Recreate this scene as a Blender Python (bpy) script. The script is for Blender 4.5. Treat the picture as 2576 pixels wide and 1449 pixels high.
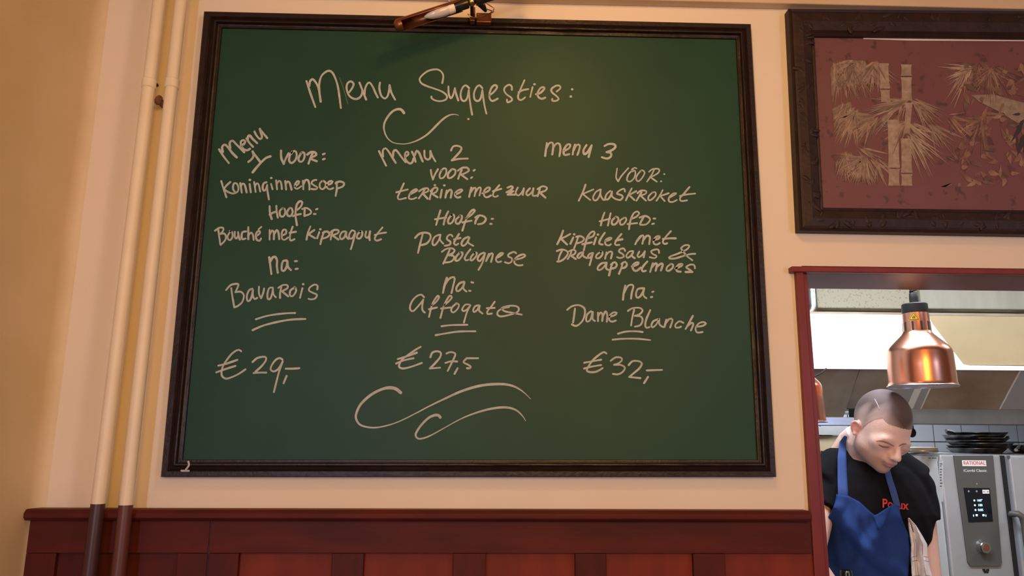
import bpy, math, random
import numpy as np
from mathutils import Vector, Matrix
from mathutils.bvhtree import BVHTree

for o in list(bpy.data.objects): bpy.data.objects.remove(o)
SC = bpy.context.scene
COL = SC.collection
PI = math.pi

# ------------------------------------------------------------------ camera
CAM = Vector((0.0, -1.75, 1.6)); FPX = 1860.0
pit, yaw, rol = [math.radians(a) for a in (11.346, 1.754, 0.3135)]
FW = Vector((math.sin(yaw)*math.cos(pit), math.cos(yaw)*math.cos(pit), math.sin(pit)))
r0 = Vector((math.cos(yaw), -math.sin(yaw), 0)); u0 = r0.cross(FW)
RT = r0*math.cos(rol) + u0*math.sin(rol); UP = -r0*math.sin(rol) + u0*math.cos(rol)
cd = bpy.data.cameras.new('camera'); cam = bpy.data.objects.new('camera', cd); COL.objects.link(cam)
cd.sensor_width = 36.0; cd.lens = FPX/2576*36.0; cd.clip_start = 0.02
cam.matrix_world = Matrix(((RT.x, UP.x, -FW.x, CAM.x), (RT.y, UP.y, -FW.y, CAM.y), (RT.z, UP.z, -FW.z, CAM.z), (0, 0, 0, 1)))
SC.camera = cam

def P(px, py, Y=0.0):
    """the point of the vertical plane y = Y that the photograph shows at (px, py)"""
    d = FW*FPX + RT*(px-1288.0) - UP*(py-724.5)
    return CAM + d*((Y-CAM.y)/d.y)

# ------------------------------------------------------------------ light
w = bpy.data.worlds.new('world'); SC.world = w; w.use_nodes = True
w.node_tree.nodes['Background'].inputs[0].default_value = (1.0, 0.52, 0.16, 1)
w.node_tree.nodes['Background'].inputs[1].default_value = 0.12
def area(name, loc, target, size, power, color, size_y=None, spread=None):
    l = bpy.data.lights.new(name, 'AREA'); l.energy = power; l.color = color; l.size = size
    if size_y: l.shape = 'RECTANGLE'; l.size_y = size_y
    if spread: l.spread = math.radians(spread)
    o = bpy.data.objects.new(name, l); COL.objects.link(o); o.location = loc
    o.rotation_euler = (Vector(target)-Vector(loc)).to_track_quat('-Z', 'Y').to_euler()
    return o
area('ceiling_lamp_near', (0.22, -0.95, 2.84), (0.1, -0.05, 1.5), 0.16, 5.0, (1.0, 0.51, 0.12))
area('hanging_lamp_far', (0.5, -3.2, 2.25), (0.2, 0.0, 1.4), 0.9, 39, (1.0, 0.51, 0.11))
area('window_and_fill_light', (-0.98, -3.3, 1.6), (0.0, 0.0, 1.5), 0.28, 34, (0.50, 0.64, 1.0), size_y=1.2)
area('window_and_fill_light', (2.7, -3.2, 1.8), (1.0, 0.0, 1.7), 0.7, 22, (0.48, 0.62, 1.0), size_y=1.2)  # unseen cool fill, added to brighten the right side of the room
area('kitchen_tube_lamp', (1.15, 0.30, 2.50), (1.15, 0.62, 1.5), 0.9, 25, (0.78, 0.88, 1.0), size_y=0.2)
area('kitchen_tube_lamp', (2.4, 0.45, 2.50), (2.3, 1.0, 1.3), 0.6, 7, (0.9, 0.94, 1.0), size_y=0.2)
area('under_hood_fill', (1.85, 1.50, 1.715), (1.85, 2.0, 1.35), 0.9, 8.0, (0.88, 0.93, 1.0), size_y=0.12)  # unseen fill light added behind the gutter to brighten tiles and pans
SC.view_settings.view_transform = 'Standard'; SC.view_settings.look = 'None'
SC.view_settings.gamma = 1.0; SC.view_settings.exposure = 0.0
SC.view_settings.use_curve_mapping = False

# ------------------------------------------------------------------ helpers
def mat(name, col, rough=0.6, metal=0.0, var=None, vscale=8.0, vstretch=(1,1,1), bump=0.0, bscale=60.0, coat=0.0, emit=None, spots=None, spec=0.5):
    m = bpy.data.materials.new(name); m.use_nodes = True
    nt = m.node_tree; b = nt.nodes['Principled BSDF']
    b.inputs['Base Color'].default_value = (*col, 1); b.inputs['Roughness'].default_value = rough
    b.inputs['Metallic'].default_value = metal; b.inputs['Coat Weight'].default_value = coat
    b.inputs['Specular IOR Level'].default_value = spec
    tc = nt.nodes.new('ShaderNodeTexCoord'); mp = nt.nodes.new('ShaderNodeMapping')
    nt.links.new(tc.outputs['Object'], mp.inputs[0]); mp.inputs['Scale'].default_value = vstretch
    src = None
    if var:
        n = nt.nodes.new('ShaderNodeTexNoise'); n.inputs['Scale'].default_value = vscale; n.inputs['Detail'].default_value = 6
        nt.links.new(mp.outputs[0], n.inputs['Vector'])
        r = nt.nodes.new('ShaderNodeValToRGB'); r.color_ramp.elements[0].position = 0.3; r.color_ramp.elements[1].position = 0.7
        r.color_ramp.elements[0].color = (*var, 1); r.color_ramp.elements[1].color = (*col, 1)
        nt.links.new(n.outputs[0], r.inputs[0]); src = r.outputs[0]
    if spots:
        scol, sscale, thr = spots
        n = nt.nodes.new('ShaderNodeTexNoise'); n.inputs['Scale'].default_value = sscale; n.inputs['Detail'].default_value = 3
        nt.links.new(mp.outputs[0], n.inputs['Vector'])
        r = nt.nodes.new('ShaderNodeValToRGB'); r.color_ramp.elements[0].position = thr; r.color_ramp.elements[1].position = thr+0.08
        r.color_ramp.elements[0].color = (0,0,0,1); r.color_ramp.elements[1].color = (1,1,1,1)
        nt.links.new(n.outputs[0], r.inputs[0])
        mx = nt.nodes.new('ShaderNodeMix'); mx.data_type = 'RGBA'
        nt.links.new(r.outputs[0], mx.inputs['Factor'])
        if src: nt.links.new(src, mx.inputs['A'])
        else: mx.inputs['A'].default_value = (*col, 1)
        mx.inputs['B'].default_value = (*scol, 1); src = mx.outputs['Result']
    if src: nt.links.new(src, b.inputs['Base Color'])
    if bump:
        n = nt.nodes.new('ShaderNodeTexNoise'); n.inputs['Scale'].default_value = bscale; n.inputs['Detail'].default_value = 4
        nt.links.new(mp.outputs[0], n.inputs['Vector'])
        bp = nt.nodes.new('ShaderNodeBump'); bp.inputs['Strength'].default_value = bump; bp.inputs['Distance'].default_value = 0.004
        nt.links.new(n.outputs[0], bp.inputs['Height']); nt.links.new(bp.outputs[0], b.inputs['Normal'])
    if emit:
        b.inputs['Emission Color'].default_value = (*emit[0], 1); b.inputs['Emission Strength'].default_value = emit[1]
    return m

class G:
    """collects geometry, then links it as one mesh object"""
    def __init__(s): s.v = []; s.f = []
    def add(s, vs, fs):
        n = len(s.v); s.v += [tuple(p) for p in vs]; s.f += [tuple(i+n for i in f) for f in fs]; return s
    def box(s, a, b):
        x0,y0,z0 = a; x1,y1,z1 = b
        return s.add([(x0,y0,z0),(x1,y0,z0),(x1,y1,z0),(x0,y1,z0),(x0,y0,z1),(x1,y0,z1),(x1,y1,z1),(x0,y1,z1)],
                     [(0,3,2,1),(4,5,6,7),(0,1,5,4),(1,2,6,5),(2,3,7,6),(3,0,4,7)])
    def prism(s, pts, off):
        n = len(pts); off = Vector(off); a = [Vector(p) for p in pts]; b = [p+off for p in a]
        fs = [tuple(range(n)), tuple(range(2*n-1, n-1, -1))] + [(i, i+n, (i+1)%n+n, (i+1)%n) for i in range(n)]
        return s.add(a+b, fs)
    def tube(s, path, rad, n=12, cap=True):
        path = [Vector(p) for p in path]; N = len(path)
        if not hasattr(rad, '__len__'): rad = [rad]*N
        up = None; rings = []
        for i, p in enumerate(path):
            t = (path[min(i+1, N-1)]-path[max(i-1, 0)]).normalized()
            if up is None: up = t.orthogonal().normalized()
            up = (up - t*up.dot(t)).normalized(); bi = t.cross(up)
            rings.append([p+(up*math.cos(2*PI*k/n)+bi*math.sin(2*PI*k/n))*rad[i] for k in range(n)])
        vs = [q for r in rings for q in r]
        fs = [(i*n+k, i*n+(k+1)%n, (i+1)*n+(k+1)%n, (i+1)*n+k) for i in range(N-1) for k in range(n)]
        if cap: fs += [tuple(range(n-1, -1, -1)), tuple((N-1)*n+k for k in range(n))]
        return s.add(vs, fs)
    def lathe(s, c, prof, n=32, axis=None, arc=(0, 2*PI)):
        """prof = list of (radius, height)"""
        c = Vector(c); full = abs(arc[1]-arc[0]-2*PI) < 1e-6
        ax = Vector(axis).normalized() if axis else Vector((0,0,1)); e1 = ax.orthogonal().normalized(); e2 = ax.cross(e1)
        m = n if full else n+1
        vs = []; fs = []
        for r, h in prof:
            for k in range(m):
                a = arc[0]+(arc[1]-arc[0])*k/n
                vs.append(c+ax*h+(e1*math.cos(a)+e2*math.sin(a))*max(r, 1e-5))
        for i in range(len(prof)-1):
            for k in range(n):
                k2 = (k+1) % m if full else k+1
                fs.append((i*m+k, i*m+k2, (i+1)*m+k2, (i+1)*m+k))
        return s.add(vs, fs)
    def ball(s, c, r, n=14, rot=None):
        c = Vector(c); r = r if hasattr(r, '__len__') else (r, r, r); vs = []; fs = []; m = n//2+1
        for i in range(m):
            th = PI*i/(m-1)
            for k in range(n):
                q = Vector((r[0]*math.sin(th)*math.cos(2*PI*k/n), r[1]*math.sin(th)*math.sin(2*PI*k/n), r[2]*math.cos(th)))
                if rot: q = rot @ q
                vs.append(c+q)
        for i in range(m-1):
            for k in range(n): fs.append((i*n+k, (i+1)*n+k, (i+1)*n+(k+1)%n, i*n+(k+1)%n))
        return s.add(vs, fs)
    def grid(s, rows):
        R = len(rows); Cn = len(rows[0])
        return s.add([p for r in rows for p in r], [(i*Cn+j, i*Cn+j+1, (i+1)*Cn+j+1, (i+1)*Cn+j) for i in range(R-1) for j in range(Cn-1)])
    def build(s, name, m, parent=None, smooth=False, bevel=0.0, solid=0.0, sub=0, label=None):
        me = bpy.data.meshes.new(name); me.from_pydata([tuple(p) for p in s.v], [], s.f); me.validate(); me.update()
        if smooth: me.polygons.foreach_set('use_smooth', [True]*len(me.polygons))
        if m: me.materials.append(m)
        o = bpy.data.objects.new(name, me); COL.objects.link(o)
        if solid: d = o.modifiers.new('solid', 'SOLIDIFY'); d.thickness = solid; d.offset = 0
        if bevel: d = o.modifiers.new('bevel', 'BEVEL'); d.width = bevel; d.segments = 2; d.limit_method = 'ANGLE'
        if sub: d = o.modifiers.new('sub', 'SUBSURF'); d.levels = sub; d.render_levels = sub
        if smooth and not sub:
            try:
                bpy.context.view_layer.objects.active = o
                me.set_sharp_from_angle(angle=math.radians(40))
            except Exception: pass
        if parent: attach(o, parent)
        if label: o['label'] = label
        return o

def attach(o, parent):
    o.parent = parent; o.matrix_parent_inverse = world_of(parent).inverted()
def world_of(o):
    mm = Matrix.LocRotScale(o.location, o.rotation_euler, o.scale)
    return (world_of(o.parent) @ o.matrix_parent_inverse @ mm) if o.parent else mm
def tag(o, label=None, cat=None, group=None, kind=None):
    if label: o['label'] = label
    if cat: o['category'] = cat
    if group: o['group'] = group
    if kind: o['kind'] = kind
    return o
def thing(name, loc, label, cat, group=None, kind=None):
    o = bpy.data.objects.new(name, None); o.empty_display_size = 0.05; COL.objects.link(o); o.location = loc
    return tag(o, label, cat, group, kind)
def text_mesh(txt, size, loc, name, m, parent, extr=0.0004, width=None, rotx=PI/2, lab=None, roty=0.0, rotz=0.0):
    c = bpy.data.curves.new(name, 'FONT'); c.body = txt; c.size = size; c.extrude = extr; c.align_x = 'CENTER'; c.align_y = 'CENTER'
    t = bpy.data.objects.new('t', c); COL.objects.link(t); bpy.context.view_layer.update()
    me = bpy.data.meshes.new_from_object(t.evaluated_get(bpy.context.evaluated_depsgraph_get()))
    bpy.data.objects.remove(t)
    o = bpy.data.objects.new(name, me); me.materials.clear(); me.materials.append(m); COL.objects.link(o)
    o.location = loc; o.rotation_euler = (rotx, roty, rotz)
    if width:
        xs = [v.co.x for v in me.vertices]; s = width/(max(xs)-min(xs)); o.scale = (s, 1, 1)
    if parent: attach(o, parent)
    if lab: o['label'] = lab
    return o

# ------------------------------------------------------------------ materials
M = {}
M['plaster'] = mat('cream_plaster', (0.80, 0.71, 0.58), 0.75, var=(0.77, 0.67, 0.53), vscale=2.5, bump=0.25, bscale=9)
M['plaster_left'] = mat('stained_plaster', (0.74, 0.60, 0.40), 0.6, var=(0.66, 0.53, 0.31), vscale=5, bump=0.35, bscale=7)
M['cornice'] = mat('cornice_paint', (0.68, 0.52, 0.34), 0.6, var=(0.60, 0.44, 0.27), vscale=4)
M['mahogany'] = mat('mahogany_frame', (0.105, 0.013, 0.007), 0.55, var=(0.058, 0.008, 0.006), vscale=6, vstretch=(0.8, 1, 3), bump=0.15, bscale=20, spec=0.22)
M['mahogany_v'] = mat('mahogany_upright', (0.100, 0.013, 0.007), 0.55, var=(0.056, 0.008, 0.006), vscale=6, vstretch=(3, 1, 0.8), bump=0.15, bscale=20, spec=0.22)
M['mahogany_panel'] = mat('mahogany_panel', (0.215, 0.030, 0.012), 0.55, var=(0.125, 0.018, 0.009), vscale=5, vstretch=(2.5, 1, 0.8), bump=0.12, bscale=20, spec=0.22)
M['casing'] = mat('red_varnished_wood', (0.22, 0.032, 0.022), 0.40, var=(0.17, 0.024, 0.016), vscale=6, vstretch=(3, 1, 0.7), spec=0.3)
M['board'] = mat('green_chalkboard', (0.013, 0.062, 0.036), 0.50, var=(0.010, 0.050, 0.030), vscale=3.5, bump=0.06, bscale=400, spec=0.26)
M['ebony'] = mat('dark_brown_frame_wood', (0.012, 0.006, 0.005), 0.42, var=(0.022, 0.010, 0.008), vscale=30, vstretch=(1, 1, 1), bump=0.3, bscale=90, spec=0.4)
M['chalk'] = mat('chalk_marker', (0.50, 0.53, 0.52), 0.9, var=(0.38, 0.41, 0.40), vscale=60)
M['smear'] = mat('wiped_chalk', (0.060, 0.11, 0.07), 0.8)
M['carved'] = mat('carved_dark_wood', (0.030, 0.012, 0.009), 0.55, var=(0.016, 0.007, 0.006), vscale=22, bump=0.5, bscale=45, spec=0.35)
M['mount'] = mat('plum_mount_paper', (0.165, 0.062, 0.060), 0.55, var=(0.145, 0.052, 0.048), vscale=6, spots=((0.085, 0.034, 0.032), 38, 0.60), coat=0.1)
M['leaf1'] = mat('printed_bamboo', (0.44, 0.34, 0.26), 0.6, var=(0.28, 0.20, 0.15), vscale=70)
M['leaf2'] = mat('printed_bamboo_dim', (0.33, 0.23, 0.17), 0.6, var=(0.22, 0.14, 0.11), vscale=70)
M['leaf3'] = mat('printed_foliage_brown', (0.27, 0.165, 0.11), 0.6, var=(0.15, 0.065, 0.055), vscale=40)
for _k in ('leaf1', 'leaf2', 'leaf3'):          # every leaf of the print has its own tone
    _nt = M[_k].node_tree; _b = _nt.nodes['Principled BSDF']; _l = _b.inputs['Base Color'].links[0].from_socket
    _a = _nt.nodes.new('ShaderNodeAttribute'); _a.attribute_name = 'tone'
    _m = _nt.nodes.new('ShaderNodeMix'); _m.data_type = 'RGBA'; _m.blend_type = 'MULTIPLY'; _m.inputs['Factor'].default_value = 1
    _nt.links.new(_l, _m.inputs['A']); _nt.links.new(_a.outputs['Color'], _m.inputs['B']); _nt.links.new(_m.outputs['Result'], _b.inputs['Base Color'])
M['ink'] = mat('printed_dark', (0.03, 0.022, 0.022), 0.6, coat=0.3)
M['glare'] = mat('pale_painted_glare', (0.75, 0.66, 0.60), 0.6)
M['pipe'] = mat('cream_pipe_paint', (0.84, 0.74, 0.56), 0.42, var=(0.80, 0.69, 0.50), vscale=12, bump=0.1, bscale=30)
M['pipe_dark'] = mat('dark_purple_pipe_paint', (0.060, 0.024, 0.026), 0.35)
M['pipe_red'] = mat('dark_red_pipe_paint', (0.115, 0.036, 0.026), 0.38)
M['rust'] = mat('rusty_bracket', (0.25, 0.13, 0.06), 0.8, var=(0.07, 0.03, 0.02), vscale=90)
M['copper'] = mat('polished_copper', (0.82, 0.37, 0.24), 0.27, metal=1.0)
M['copper_dark'] = mat('tarnished_copper', (0.36, 0.13, 0.05), 0.33, metal=0.8, var=(0.22, 0.08, 0.035), vscale=30)
M['brass'] = mat('brass', (0.62, 0.40, 0.17), 0.28, metal=1.0)
M['black'] = mat('black_plastic', (0.014, 0.012, 0.012), 0.5, spec=0.3)
M['black_metal'] = mat('black_enamel', (0.018, 0.013, 0.011), 0.25)
M['bulb'] = mat('frosted_bulb', (0.62, 0.58, 0.58), 0.25, coat=0.6)
M['bulb_base'] = mat('bulb_collar', (0.85, 0.74, 0.62), 0.3)
M['steel'] = mat('brushed_steel', (0.60, 0.61, 0.62), 0.30, metal=1.0, var=(0.48, 0.49, 0.50), vscale=6, vstretch=(1, 1, 12))
M['steel_flat'] = mat('satin_steel', (0.46, 0.48, 0.51), 0.42, metal=0.25, var=(0.40, 0.41, 0.43), vscale=5)
M['steel_dark'] = mat('greasy_filter_steel', (0.40, 0.34, 0.27), 0.5, metal=0.1, var=(0.26, 0.18, 0.115), vscale=6)
M['steel_tan'] = mat('warm_hood_steel', (0.47, 0.36, 0.21), 0.45, metal=0.1, var=(0.40, 0.305, 0.17), vscale=5, spots=((0.5, 0.44, 0.34), 18, 0.70))
M['white_enamel'] = mat('white_enamel', (0.93, 0.92, 0.90), 0.35)
M['duct'] = mat('greasy_cream_duct', (0.60, 0.53, 0.40), 0.6, spots=((0.42, 0.36, 0.25), 110, 0.58))
M['duct_pale'] = mat('pale_duct', (0.64, 0.60, 0.50), 0.5, var=(0.54, 0.50, 0.41), vscale=6, vstretch=(4, 1, 0.5))
M['tile'] = mat('glazed_white_tile', (0.52, 0.53, 0.57), 0.22, var=(0.46, 0.47, 0.51), vscale=4)
M['grout'] = mat('dark_grout', (0.022, 0.020, 0.020), 0.9)
M['panel_grey'] = mat('dark_grey_control_panel', (0.095, 0.095, 0.092), 0.45)
M['glass_black'] = mat('black_glass_display', (0.008, 0.010, 0.016), 0.12)
M['seal'] = mat('black_rubber_seal', (0.010, 0.010, 0.011), 0.6)
M['white_print'] = mat('white_lettering', (0.85, 0.85, 0.85), 0.5)
M['red_print'] = mat('red_lettering', (0.62, 0.03, 0.03), 0.5)
M['screen_lit'] = mat('lit_display_digits', (0.5, 0.8, 0.9), 0.5, emit=((0.45, 0.85, 1.0), 1.6))
M['chrome'] = mat('chrome', (0.75, 0.75, 0.76), 0.12, metal=1.0)
M['pan'] = mat('dark_worn_pan_steel', (0.30, 0.30, 0.31), 0.28, metal=0.9, var=(0.05, 0.05, 0.05), vscale=30)
M['yellow'] = mat('yellow_sticker', (0.75, 0.50, 0.02), 0.5)
M['bottle'] = mat('dark_green_glass', (0.010, 0.022, 0.014), 0.08, coat=0.5)
M['kitchen_wall'] = mat('kitchen_wall_paint', (0.55, 0.55, 0.54), 0.5)
M['floor'] = mat('brown_floor', (0.14, 0.085, 0.055), 0.5, var=(0.10, 0.06, 0.04), vscale=6)
M['plate'] = mat('pale_hood_plate', (0.80, 0.84, 0.88), 0.4, var=(0.70, 0.74, 0.78), vscale=5)
M['gutter'] = mat('dull_gutter_steel', (0.20, 0.20, 0.20), 0.38, metal=0.5, var=(0.13, 0.13, 0.13), vscale=7)
M['counter'] = mat('counter_steel', (0.55, 0.56, 0.58), 0.3, metal=0.9)
M['shirt'] = mat('black_cotton', (0.005, 0.005, 0.007), 0.85, bump=0.1, bscale=30, spec=0.15)
M['apron'] = mat('blue_apron_cloth', (0.015, 0.050, 0.22), 0.8, var=(0.012, 0.038, 0.16), vscale=9, bump=0.1, bscale=300, spec=0.25)
M['strap'] = mat('blue_apron_tape', (0.030, 0.075, 0.27), 0.8)
M['towel'] = mat('white_checked_towel', (0.86, 0.84, 0.84), 0.9)
M['trousers'] = mat('dark_trousers', (0.03, 0.03, 0.035), 0.85)
M['hair'] = mat('short_brown_hair', (0.085, 0.052, 0.042), 0.75, var=(0.16, 0.11, 0.10), vscale=260, bump=0.12, bscale=600)
M['brow'] = mat('brown_eyebrow_hair', (0.32, 0.20, 0.165), 0.8)
M['lash'] = mat('dark_eyelash', (0.20, 0.11, 0.09), 0.8)

# ------------------------------------------------------------------ the room
XL = P(172, 640).x                                   # the left corner of the room
oa, ob = P(2001, 681), P(2576, 688)                  # the pass-through opening
OZ = P(2022, 686).z; OX = P(2018, 690).x; OX1 = OX+1.15; SILL = 0.92; TH = 0.16
g = G()
for (x0, x1, z0, z1) in ((XL-0.2, OX, 0, 2.9), (OX, OX1, OZ, 2.9), (OX, OX1, 0, SILL-0.03), (OX1, 3.4, 0, 2.9)):
    g.box((x0, 0, z0), (x1, TH, z1))
tag(g.build('wall_front', M['plaster']), 'cream plastered wall behind the green chalkboard', kind='structure')
# left wall with a softly rounded inner corner
g = G(); sec = [(XL-0.2, -4.2), (XL, -4.2), (XL, -0.035)] + [(XL+0.022*(1-math.cos(a)), -0.035+0.035*math.sin(a)) for a in [PI/2*k/6 for k in range(1, 7)]] + [(XL+0.022, 0.0), (XL-0.2, 0.0)]
g.prism([(x, y, 0) for x, y in sec], (0, 0, 2.9))
tag(g.build('wall_left', M['plaster_left'], smooth=True), 'ochre stained plaster wall at the far left', kind='structure')
g = G().box((XL-0.2, -4.2, -0.1), (3.4, 0, 0)); tag(g.build('floor', M['floor']), kind='structure')
g = G().box((XL-0.2, 0.16, -0.1), (3.4, 2.4, 0)); tag(g.build('floor_kitchen', M['floor']), kind='structure')
g = G().box((XL-0.2, -4.2, 2.9), (3.4, 0, 3.0)); tag(g.build('ceiling', M['cornice']), kind='structure')
# cornice along the top of the wall
cz = P(1990, 25).z
g = G(); g.prism([(XL, 0, cz), (XL, -0.030, cz), (XL, -0.030, cz+0.05), (XL, -0.045, cz+0.075), (XL, -0.045, 2.9), (XL, 0, 2.9)], (3.4-XL, 0, 0))
tag(g.build('trim_1', M['cornice'], bevel=0.003), 'ochre cornice moulding along the top of the wall', kind='structure')

# ------------------------------------------------------------------ panelling (trim_2)
wz = P(1100, 1284, -0.045).z; wz2 = P(1100, 1312, -0.045).z; pz = P(1100, 1392, -0.02).z
WXR = P(2044, 1400, -0.02).x
T2 = thing('trim_2', (0, 0, 0), 'dark red mahogany wall panelling below the chalkboard', None, kind='structure')
g = G(); g.prism([(XL, 0, wz2), (XL, -0.038, wz2), (XL, -0.045, wz2+0.006), (XL, -0.045, wz-0.008), (XL, -0.038, wz), (XL, 0, wz)], (P(2042, 1290, -0.045).x-XL, 0, 0))
g.build('cap_rail', M['mahogany'], T2, bevel=0.002)
xj = P(527, 1350, -0.02).x
g = G().box((XL, -0.020, pz), (xj-0.0012, 0, wz2)); g.build('top_rail', M['mahogany'], T2, bevel=0.0012)
g = G().box((xj+0.0012, -0.020, pz), (WXR, 0, wz2)); g.build('top_rail', M['mahogany'], T2, bevel=0.0012)
g = G().box((xj-0.003, -0.0175, 0.1), (xj+0.003, 0, wz2)); g.build('joint_strip', M['ebony'], T2)
pan = [(140, 446), (600, 835), (915, 1140), (1222, 1447), (1525, 1744), (1824, 2046)]
xs = [(P(a, 1400, -0.02).x, P(b, 1400, -0.02).x) for a, b in pan]
edges = [XL] + [v for p in xs for v in p]; edges[-1] = WXR+0.001
for i in range(0, len(edges)-1, 2):
    x0, x1 = edges[i], edges[i+1]
    parts = [(x0, x1)] if not (x0 < xj < x1) else [(x0, xj-0.0012), (xj+0.0012, x1)]
    for a, b in parts: G().box((a, -0.020, 0.16), (b, 0, pz-0.0006)).build('stile', M['mahogany_v'], T2, bevel=0.0015)
for i, (a, b) in enumerate(xs):
    G().box((a-0.003, -0.007, 0.15), (b+0.003, 0.001, pz+0.003)).build('panel', M['mahogany_panel'] if i else M['mahogany_v'], T2)
G().box((XL, -0.024, 0.0), (WXR, 0, 0.16)).build('bottom_rail', M['mahogany'], T2, bevel=0.002)

# ------------------------------------------------------------------ casing of the opening (trim_3)
T3 = thing('trim_3', (0, 0, 0), 'red varnished wood casing around the kitchen hatch', None, kind='structure')
a, b, c, d = P(2003, 681, -0.014), P(2021, 684, -0.014), P(2079, 1449, -0.014), P(2050, 1449, -0.014)
def down(p, q, z): return p + (q-p)*((z-p.z)/(q.z-p.z))
a2, b2 = down(b, c, SILL), down(a, d, SILL)
G().prism([a, b, a2, b2], (0, 0.016, 0)).build('upright', M['casing'], T3, bevel=0.0015)
G().box((OX-0.0, 0.0, SILL), (OX+0.012, TH+0.01, OZ)).build('reveal_board', M['casing'], T3)
hz1 = P(2200, 672, -0.022).z; hz0 = P(2200, 686, -0.022).z
G().box((P(1992, 676, -0.022).x, -0.022, hz0), (OX1+0.05, 0.0, hz1)).build('head_rail', M['casing'], T3, bevel=0.002)
sz = P(2200, 718, TH).z
G().prism([(OX, 0, hz0), (OX, TH+0.01, hz0-0.002), (OX, TH+0.01, hz0+0.02), (OX, 0, hz0+0.02)], (OX1-OX, 0, 0)).build('soffit_board', M['casing'], T3)
G().box((OX1-0.02, 0.0, SILL), (OX1, TH+0.01, OZ)).build('reveal_board', M['casing'], T3)
G().box((OX1-0.0, -0.014, SILL), (OX1+0.04, 0.002, hz0)).build('upright', M['casing'], T3)

# ------------------------------------------------------------------ chalkboard
YB = -0.012
BO = [P(513, 28, -0.02), P(1889, 60, -0.02), P(1953, 1200, -0.02), P(404, 1200, -0.02)]
BI = [P(560, 72, YB), P(1850, 100, YB), P(1904, 1156, YB), P(461, 1156, YB)]
CB = thing('chalkboard', (BO[0]+BO[2])/2, 'large green chalkboard in a dark moulded frame with three handwritten menus', 'chalkboard')
ins = [p+Vector((0, 0, 0)) for p in BI]
ex = 0.006
ins[0] += Vector((-ex, 0, ex)); ins[1] += Vector((ex, 0, ex)); ins[2] += Vector((ex, 0, -ex)); ins[3] += Vector((-ex, 0, -ex))
G().prism([p for p in ins], (0, 0.010, 0)).build('board_panel', M['board'], CB)
prof = [(0, 0.000), (0, 0.019), (0.06, 0.022), (0.33, 0.022), (0.38, 0.0255), (0.43, 0.0225), (0.47, 0.019), (0.60, 0.0215), (0.68, 0.0275), (0.76, 0.0275), (0.80, 0.018), (0.86, 0.0165), (0.98, 0.0165), (1.0, 0.012), (1.0, 0.004)]
names = ['frame_rail']*4
for k in range(4):
    o1, o2, i1, i2 = BO[k], BO[(k+1) % 4], BI[k], BI[(k+1) % 4]
    vs = []; fs = []; SEG = 24
    rnd = random.Random(k)
    for s_ in range(SEG+1):
        u = s_/SEG
        for t, h in prof:
            p = (o1.lerp(o2, u)).lerp(i1.lerp(i2, u), t); vs.append((p.x, -h - (rnd.random()*0.0006 if 0.3 < t < 0.9 else 0), p.z))
    n = len(prof)
    fs = [(i*n+j, (i+1)*n+j, (i+1)*n+j+1, i*n+j+1) for i in range(SEG) for j in range(n-1)]
    fs += [tuple(range(n)), tuple(SEG*n+j for j in range(n-1, -1, -1))]
    G().add(vs, fs).build('frame_rail', M['ebony'], CB)
rnd = random.Random(5)

def spline(pts, step=5.0):
    out = []
    P_ = [pts[0]]+list(pts)+[pts[-1]]
    if len(pts) == 1: return [pts[0]]
    for i in range(1, len(P_)-2):
        p0, p1, p2, p3 = [np.array(q, float) for q in P_[i-1:i+3]]
        n = max(2, int(np.hypot(*(p2-p1))/step))
        for k in range(n):
            t = k/n
            out.append(tuple(0.5*((2*p1)+(p2-p0)*t+(2*p0-5*p1+4*p2-p3)*t*t+(3*p1-p0-3*p2+p3)*t**3)))
    out.append(tuple(pts[-1])); return out
def parse(s):
    """'x,y x,y! x,y' -> list of smooth runs joined at the points marked with !"""
    runs = [[]]
    for tk in s.split():
        c = tk.endswith('!'); x, y = tk.rstrip('!').split(',')
        runs[-1].append((float(x), float(y)))
        if c: runs.append([runs[-1][-1]])
    return runs
def ribbon(g, pts, wid, conv, lift):
    """a flat band of the given pixel width along pts, with rounded ends, laid on the surface conv() maps to"""
    n = len(pts)
    if n == 1:
        c = pts[0]; r = wid*0.62
        g.add([conv(c[0]+r*math.cos(a)*1.15, c[1]+r*math.sin(a), lift) for a in [2*PI*k/10 for k in range(10)]], [tuple(range(9, -1, -1))]); return
    L = []; R = []
    arr = np.array(pts)
    for i in range(n):
        t = arr[min(i+1, n-1)]-arr[max(i-1, 0)]; t = t/(np.hypot(*t)+1e-9); nn = np.array([-t[1], t[0]])
        wv = wid[i]/2 if hasattr(wid, '__len__') else wid/2
        L.append(arr[i]+nn*wv); R.append(arr[i]-nn*wv)
    vs = [conv(*q, lift) for q in L]+[conv(*q, lift) for q in R]
    g.add(vs, [(i, n+i, n+i+1, i+1) for i in range(n-1)])
    for e, sgn in ((0, -1), (n-1, 1)):
        t = arr[e]-arr[e-1] if e else arr[1]-arr[0]; t = t/(np.hypot(*t)+1e-9)*sgn
        wv = (wid[e] if hasattr(wid, '__len__') else wid)/2
        a0 = math.atan2(t[1], t[0])
        ring = [arr[e]+wv*np.array([math.cos(a0+q), math.sin(a0+q)]) for q in np.linspace(-PI/2, PI/2, 6)]
        g.add([conv(*q, lift) for q in ring], [tuple(range(5, -1, -1))])
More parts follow.
